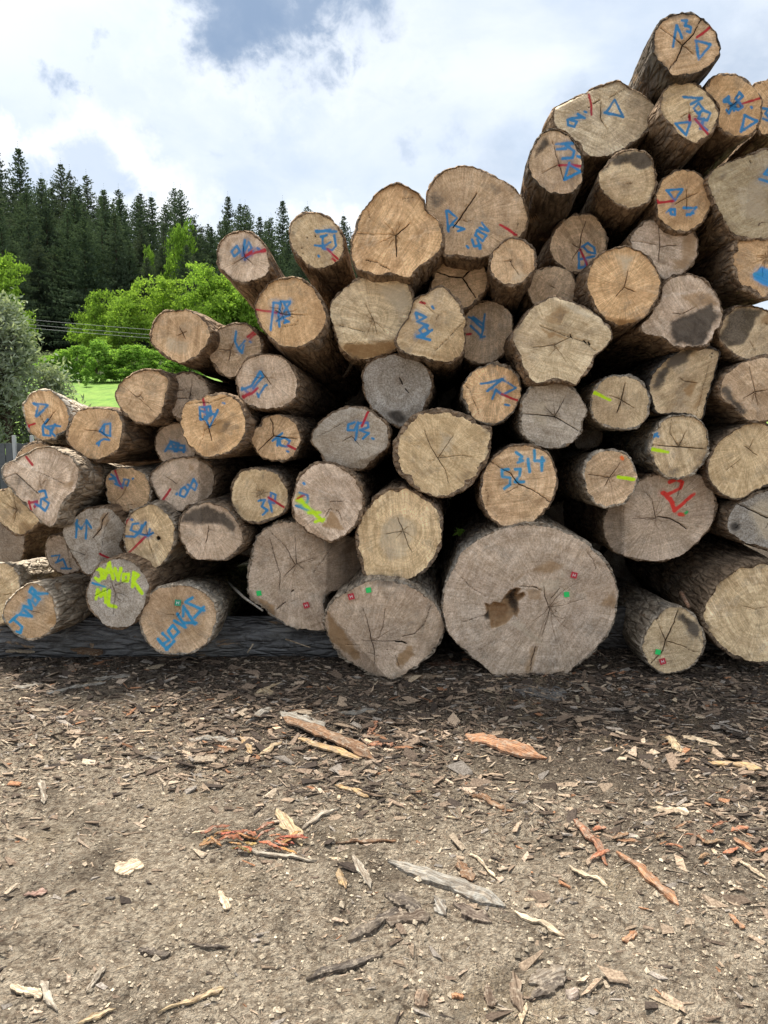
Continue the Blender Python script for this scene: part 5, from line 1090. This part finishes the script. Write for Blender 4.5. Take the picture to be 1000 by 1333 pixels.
# ------------------------------------------------------------------ vegetation
M_NEEDLE = mat_leaf('spruce_needles', (.045, .072, .045), (.145, .19, .12), .25, (.12, .135, .105), .3)  # needle colours lightened to stand in for distance haze
M_GREEN = mat_leaf('bright_leaves', (.020, .060, .010), (.29, .46, .08), .42, (.34, .46, .09), .55)
M_HEDGE = mat_leaf('hedge_leaves', (.04, .11, .018), (.34, .52, .12), .42, (.30, .46, .10), .8)
M_SILVER = mat_leaf('grey_green_leaves', (.13, .165, .105), (.42, .46, .36), .35, None, 2.5)
M_TRUNK = mat_plain('tree_bark', (.075, .055, .04), .95, .4, 6, .1, .6)
def leaf_mesh(name, P, size, mat, rs, flat=.0, elong=1.6):
    N = len(P); u = rs.normal(0, 1, (N, 3)); u[:, 2] *= (1-flat); u /= np.linalg.norm(u, axis=1)[:, None]
    w = rs.normal(0, 1, (N, 3)); w -= (w*u).sum(1)[:, None]*u; w /= np.linalg.norm(w, axis=1)[:, None]
    s = size*rs.uniform(.6, 1.3, (N, 1)); a = u*s*elong*.5; b = w*s*.5
    V = np.stack([P-a, P+b*.9, P+a, P-b*.9], 1).reshape(-1, 3); F = np.arange(4*N).reshape(N, 4)
    return mesh_np(name, V, [F], (mat,), smooth=False)
def spruce(seed, H=20.0, full=.17, sparse=0.0):
    rs = np.random.RandomState(seed); V = []; nbr = int(760*(1-sparse))
    for k in range(nbr):
        t = rs.rand()**.85; t = min(t, .995); z = H*(.05+.94*t)
        a = rs.uniform(0, 2*math.pi)
        R = H*full*min((1-t)**.82, (1-t)*4+.02)*1.12*(1.0+.22*math.sin(3*a+t*17+seed)+.22*rs.normal())+.10
        if t < .15: R *= .5+3.3*t
        R = max(.12, R); m = max(2, int(R*4.6)); d = np.array([math.cos(a), math.sin(a), 0]); sd = np.array([-d[1], d[0], 0]); rise = .5*t-.10
        for q in range(m):
            s = (q+rs.rand())/m; r = R*s
            c = d*r+sd*rs.normal(0, .05*R+.02)+np.array([0, 0, z+r*rise-.28*r*(1-t)+.12*r*s]); L1 = rs.uniform(.18, .42)*(1.1-.4*s)*(1-.45*t); w = rs.uniform(.09, .20)*(1-.3*t)
            tip = c+d*L1+np.array([0, 0, -L1*rs.uniform(.1, 1.0)*(1-.8*t)+.25*L1*t])+sd*rs.normal(0, .10)
            V += [c-sd*w, c+sd*w+np.array([0, 0, -.03]), tip]
            V += [c+np.array([0, 0, .06]), c+np.array([0, 0, -rs.uniform(.2, .5)*(1-.6*t)]), tip+np.array([0, 0, .04])]
    for q in range(6):
        zt = H*(.965+.012*q); a = rs.rand()*6.28; e = np.array([math.cos(a), math.sin(a), 0])*.14*(1-q/7)
        V += [np.array([-.03, 0, zt]), np.array([.03, 0, zt]), np.array([0, 0, zt+.1])+e]; V += [np.array([0, -.03, zt]), np.array([0, .03, zt]), np.array([0, 0, zt+.12])-e]
    V = np.array(V); F = np.arange(len(V)).reshape(-1, 3)
    cr = mesh_np('crown', V, [F], (M_NEEDLE,), smooth=False)
    n = 9; P = [(0, 0, -.8+(H+.6)*i/(n-1)) for i in range(n)]; Tv, q, t = tube(P, [.24*(1-.93*i/(n-1)) for i in range(n)], 7)
    return cr, mesh_np('trunk', Tv, [q, t], (M_TRUNK,))
SPR = [spruce(11, 20, .20), spruce(12, 20, .16), spruce(13, 20, .23, .15), spruce(14, 20, .18, .4), spruce(15, 20, .21, .05), spruce(16, 20, .19, .2)]
def broadleaf(seed, H, R, mat, leaves, leafsize, lobes=16, low=.15, trunkr=.12, limb=True):
    rs = np.random.RandomState(seed); C0 = []
    for k in range(lobes):
        t = rs.rand()**.8; a = rs.uniform(0, 2*math.pi); rad = R*math.sin(min(1, .25+t*.95)*math.pi*.86)**.7*rs.uniform(.35, .85)
        C0.append((np.array([math.cos(a)*rad, math.sin(a)*rad, H*(low+(1-low)*t*.9)]), R*rs.uniform(.24, .5)))
    C0.append((np.array([0, 0, H*.86]), R*.35))
    wts = np.array([c[1]**2 for c in C0]); wts /= wts.sum(); P = []
    for (c, r), w in zip(C0, wts):
        m = int(leaves*w); u = rs.normal(0, 1, (m, 3)); u /= np.linalg.norm(u, axis=1)[:, None]
        rr = r*np.clip(rs.uniform(.35, 1.0, m)**.5+rs.normal(0, .10, m), 0, 1.3); q = c+u*rr[:, None]*np.array([1, 1, .8])
        # twigs: pull leaves into small clusters
        K = rs.normal(0, 1, (max(8, m//45), 3)); K /= np.linalg.norm(K, axis=1)[:, None]; K = c+K*r*rs.uniform(.6, 1.15, (len(K), 1))*np.array([1, 1, .85]); j = rs.randint(len(K), size=m)
        q2 = K[j]+rs.normal(0, 1, (m, 3))*r*np.array([.20, .20, .09]); q = np.where((rs.rand(m) < .8)[:, None], q2, q); P.append(q)
    P = np.vstack(P); P = P[P[:, 2] > .05]
    cr = leaf_mesh('crown', P, leafsize, mat, rs)
    Vs = []; Qs = []; Ts = []; off = 0
    def add(Pp, Rr):
        nonlocal off
        v, q, t = tube(Pp, Rr, 6); Vs.append(v); Qs.append(q+off); Ts.append(t+off); off += len(v)
    add([(0, 0, -.4), (0, .02*H, H*.3), (.02*H, 0, H*.75)], [trunkr, trunkr*.7, trunkr*.25])
    for (c, r) in C0[:10]: add([(0, .01*H, H*.25*rs.uniform(.3, 1.6)), tuple(c*.6+np.array([0, 0, H*.06])), tuple(c)], [trunkr*.4, trunkr*.22, trunkr*.08])
    return cr, mesh_np('trunk', np.vstack(Vs), [np.vstack(Qs), np.vstack(Ts)], (M_TRUNK,))
def place(name, pr, label, cat, group, x, y, z, s, rz, sz=None):
    r = bpy.data.objects.new(name, None); C.objects.link(r); r.location = (x, y, z); r.scale = (s, s, sz or s); r.rotation_euler = (0, 0, rz)
    tag(r, label, cat, group); link('crown', pr[0], r); link('trunk', pr[1], r); return r
sky_u = [-160, -60, 0, 30, 60, 100, 130, 150, 180, 200, 215, 240, 260, 290, 330, 360, 400, 450, 520, 620]
sky_v = [205, 200, 198, 200, 212, 220, 224, 228, 246, 250, 252, 256, 268, 258, 262, 264, 272, 288, 300, 310]
rs = np.random.RandomState(31); ns = 0
def spruce_at(u, D, vt, lab, k=None):
    global ns
    x = ray(u, 400)[0]/ray(u, 400)[1]*D; zb = float(th(x, D))-.3
    zt = at(u, vt, D)[2]; H = max(9, zt-zb); pr = SPR[rs.randint(6) if k is None else k]; s = H/20.0
    g = 'spruces of the far forest'
    place('spruce_tree', pr, lab, 'tree', g, x, D, zb, s*rs.uniform(.95, 1.15)*1.12, rs.uniform(0, 6.28), s); ns += 1
for u in np.arange(-60, 500, 12):
    uu = u+rs.uniform(-6, 6); spruce_at(uu, rs.uniform(98, 112), np.interp(uu, sky_u, sky_v)+rs.choice([-9, -3, 3, 9, 20, 30])+rs.uniform(-3, 3), 'dark spruce of the back row, its tip on the skyline of the far forest')
for u in np.arange(-60, 480, 15):
    uu = u+rs.uniform(-9, 9); spruce_at(uu, rs.uniform(80, 92), np.interp(uu, sky_u, sky_v)+rs.uniform(14, 52), 'dark spruce of the middle rows, its tip below the forest skyline')
for u in np.arange(-50, 470, 18):
    uu = u+rs.uniform(-9, 9); spruce_at(uu, rs.uniform(64, 74), np.interp(uu, sky_u, sky_v)+rs.uniform(45, 105), 'spruce of the front row, rising behind the bright broadleaf trees')
BL = [broadleaf(s, 7, 3.1, M_GREEN, 11000, .17, 22) for s in (41, 42, 43)]
for k, (u, D, vt, s_, lab) in enumerate([(8, 60, 330, .72, 'bright green broadleaf tree at the far left edge of the spruces'), 
     (122, 55, 380, .55, 'low bright broadleaf tree above the left end of the hedge'), (163, 54, 386, .62, 'bright broadleaf tree second from the left along the forest edge'), (214, 56, 358, .85, 'tall bright broadleaf tree with its crown highest along the forest edge'),
     (272, 55, 352, .85, 'bright broadleaf tree behind the clean round log end'), (312, 55, 362, .9, 'bright broadleaf tree partly behind the leaning log with blue 26'), (350, 56, 366, 1.1, 'green broadleaf tree in the gap between two leaning logs'),
     (560, 52, 350, 1.1, 'bright tree seen through the gap beside the heart-shaped log'),
     (236, 72, 296, 1.0, 'slender yellow-green broadleaf tree growing among the dark spruces'), (196, 76, 318, .6, 'small yellow-green tree peeping out between the spruces')]):
    x = ray(u, 400)[0]/ray(u, 400)[1]*D; zb = float(th(x, D))-.2; H = at(u, vt, D)[2]-zb
    place('broadleaf_tree', BL[k % 3], lab, 'tree', 'bright broadleaf trees along the forest edge', x, D, zb, s_*(.55 if u in (236, 196) else 1.0), k*1.3, H/7.0)
SH = [broadleaf(s, 2.2, .95, M_HEDGE, 4200, .085, 12, .05, .03) for s in (51, 52, 53)]
hl = ['leftmost shrub of the bright hedge row, beside the grey-green tree', 'rounded shrub second from the left in the hedge row', 'hedge shrub with a tall pointed top', 'yellow-green hedge shrub right of the tallest one', 'narrow upright hedge shrub in the middle of the row',
      'low hedge shrub before the dark gap', 'pointed hedge shrub left of the clean round log', 'hedge shrub just touching the clean round log', 'hedge shrub mostly behind the clean round log', 'last hedge shrub before the stacked logs', 'hedge shrub hidden deepest behind the logs']
for k, (u, vt) in enumerate([(62, 462), (82, 456), (103, 448), (122, 440), (140, 455), (152, 462), (167, 448), (184, 450), (203, 455), (222, 458), (245, 456)]):
    D = 44+rs.uniform(-.6, .6); x = ray(u, 400)[0]/ray(u, 400)[1]*D; zb = float(th(x, D))-.05; H = at(u, vt, D)[2]-zb
    place('hedge_shrub', SH[k % 3], hl[k], 'shrub', 'bright shrubs of the hedge row', x, D, zb, .95+.1*rs.rand(), k*.9, H/2.2)
D = 41; x = ray(112, 490)[0]/ray(112, 490)[1]*D; place('small_shrub', SH[1], 'tiny conical shrub alone on the meadow in front of the hedge', 'shrub', None, x, D, float(th(x, D)), .35, 1, .45)
# grey-green tree at the left edge
def silver(seed, H, R, n, z0=.0):
    rs = np.random.RandomState(seed); C0 = []; P = []
    Vs = []; Qs = []; Ts = []; off = 0
    def add(Pp, Rr):
        nonlocal off
        v, q, t = tube(Pp, Rr, 6); Vs.append(v); Qs.append(q+off); Ts.append(t+off); off += len(v)
    add([(0, 0, -.3), (.03, 0, H*.3), (-.02, .03, H*.7), (0, 0, H*.95)], [.10, .08, .04, .01])
    for k in range(90):
        t = rs.rand(); a = rs.uniform(0, 6.283); z = H*(z0+.1+(.82-z0)*t); r = R*(1-t)**.55*rs.uniform(.45, 1.05)+.12
        e = np.array([math.cos(a)*r, math.sin(a)*r, z+r*.35]); add([(0, 0, z), tuple(e*.6+np.array([0, 0, z*.4])), tuple(e)], [.018, .011, .004])
        m = n//90; s = rs.rand(m)**.6
        q = np.array([0, 0, z])*(1-s)[:, None]+e*s[:, None]+rs.normal(0, 1, (m, 3))*np.array([.11, .11, .13])
        q[:, 2] += rs.rand(m)*.22; P.append(q)
    cr = leaf_mesh('crown', np.vstack(P), .042, M_SILVER, rs, elong=2.6)
    return cr, mesh_np('trunk', np.vstack(Vs), [np.vstack(Qs), np.vstack(Ts)], (M_TRUNK,))
def ux(u, D): return float(ray(u, 500)[0]/ray(u, 500)[1]*D)
ST = silver(61, 3.95, .95, 15000, .12)
place('grey_green_tree', ST, 'grey-green narrow-leaved tree at the left edge, leaning over the fence', 'tree', None, ux(6, 13.2), 13.2, float(th(0, 13.2)), .92, 0, .90)
S2 = silver(62, 2.3, .5, 5500, .05)
place('grey_green_bush', S2, 'lower grey-green bush right of the narrow-leaved tree', 'shrub', None, ux(66, 13.8), 13.8, float(th(0, 13.8)), 1, 1)
place('grey_green_bush', ST, 'grey-green bush left of the narrow-leaved tree, cut by the frame', 'shrub', None, ux(-75, 14), 14, float(th(0, 14)), 1.1, 2)
# ------------------------------------------------------------------ board fence
M_FENCE = mat_plain('weathered_boards', (.13, .14, .14), .85, .3, 9, .15, .5); M_POST = mat_plain('pale_fence_post', (.50, .52, .50), .8, .15, 20, .2, .3)
fr = bpy.data.objects.new('board_fence', None); C.objects.link(fr); fx0 = ux(-60, 11.4); fr.location = (fx0, 11.4, -.1); tag(fr, 'grey board fence with pale posts under the grey-green tree at the left edge', 'fence')
V, F = boxes([((0, 0, .60), (.098, .022, 1.15))]); bm_ = mesh_np('fence_board', V, F, (M_FENCE,), smooth=False)
V, F = boxes([((0, -.02, .64), (.045, .05, 1.30))]); pm_ = mesh_np('post', V, F, (M_POST,), smooth=False)
V, F = boxes([((1.5, .03, .3), (3.4, .03, .07)), ((1.5, .03, .95), (3.4, .03, .07))]); link('rail', mesh_np('rail', V, F, (M_FENCE,), smooth=False), fr)
xk = -.2
while xk < 3.2:
    link('fence_board', bm_, fr, (xk, random.uniform(-.004, .004), random.uniform(-.012, .012)), (0, random.uniform(-.006, .006), 0)); xk += .108
for u in (-40, 14.5, 38, 92): link('post', pm_, fr, (ux(u, 11.36)-fx0, -.04, 0))
# ------------------------------------------------------------------ overhead cables
M_WIRE = mat_plain('cable', (.16, .16, .17), .6, .1, 5, .3, 0); M_POLE = mat_plain('pole_wood', (.12, .09, .07), .9, .3, 8, .1, .4)
wr = bpy.data.objects.new('power_line', None); C.objects.link(wr); DW = 30.0; a0 = at(-260, 385, DW); a1 = at(640, 452, DW+4); wr.location = (a0[0], a0[1], float(th(a0[0], a0[1])))
tag(wr, 'sagging overhead power cables crossing in front of the bright trees', 'power line')
o0 = np.array(wr.location)
for k, (dz, dd) in enumerate([(0, 0), (-.16, .3), (-.30, .1)]):
    P = [a0*(1-t)+a1*t+np.array([0, dd, dz*(1+.3*t)-1.3*4*t*(1-t)*.25])-o0 for t in np.linspace(0, 1, 30)]
    v, q, t_ = tube(P, [.009]*30, 5); link('cable', mesh_np('cable', v, [q, t_], (M_WIRE,)), wr)
for a in (a0, a1):
    gz = float(th(a[0], a[1])); v, q, t_ = tube([np.array([a[0], a[1], gz-.5])-o0, np.array([a[0], a[1], a[2]+.3])-o0], [.13, .10], 10)
    link('pole', mesh_np('pole', v, [q, t_], (M_POLE,)), wr)
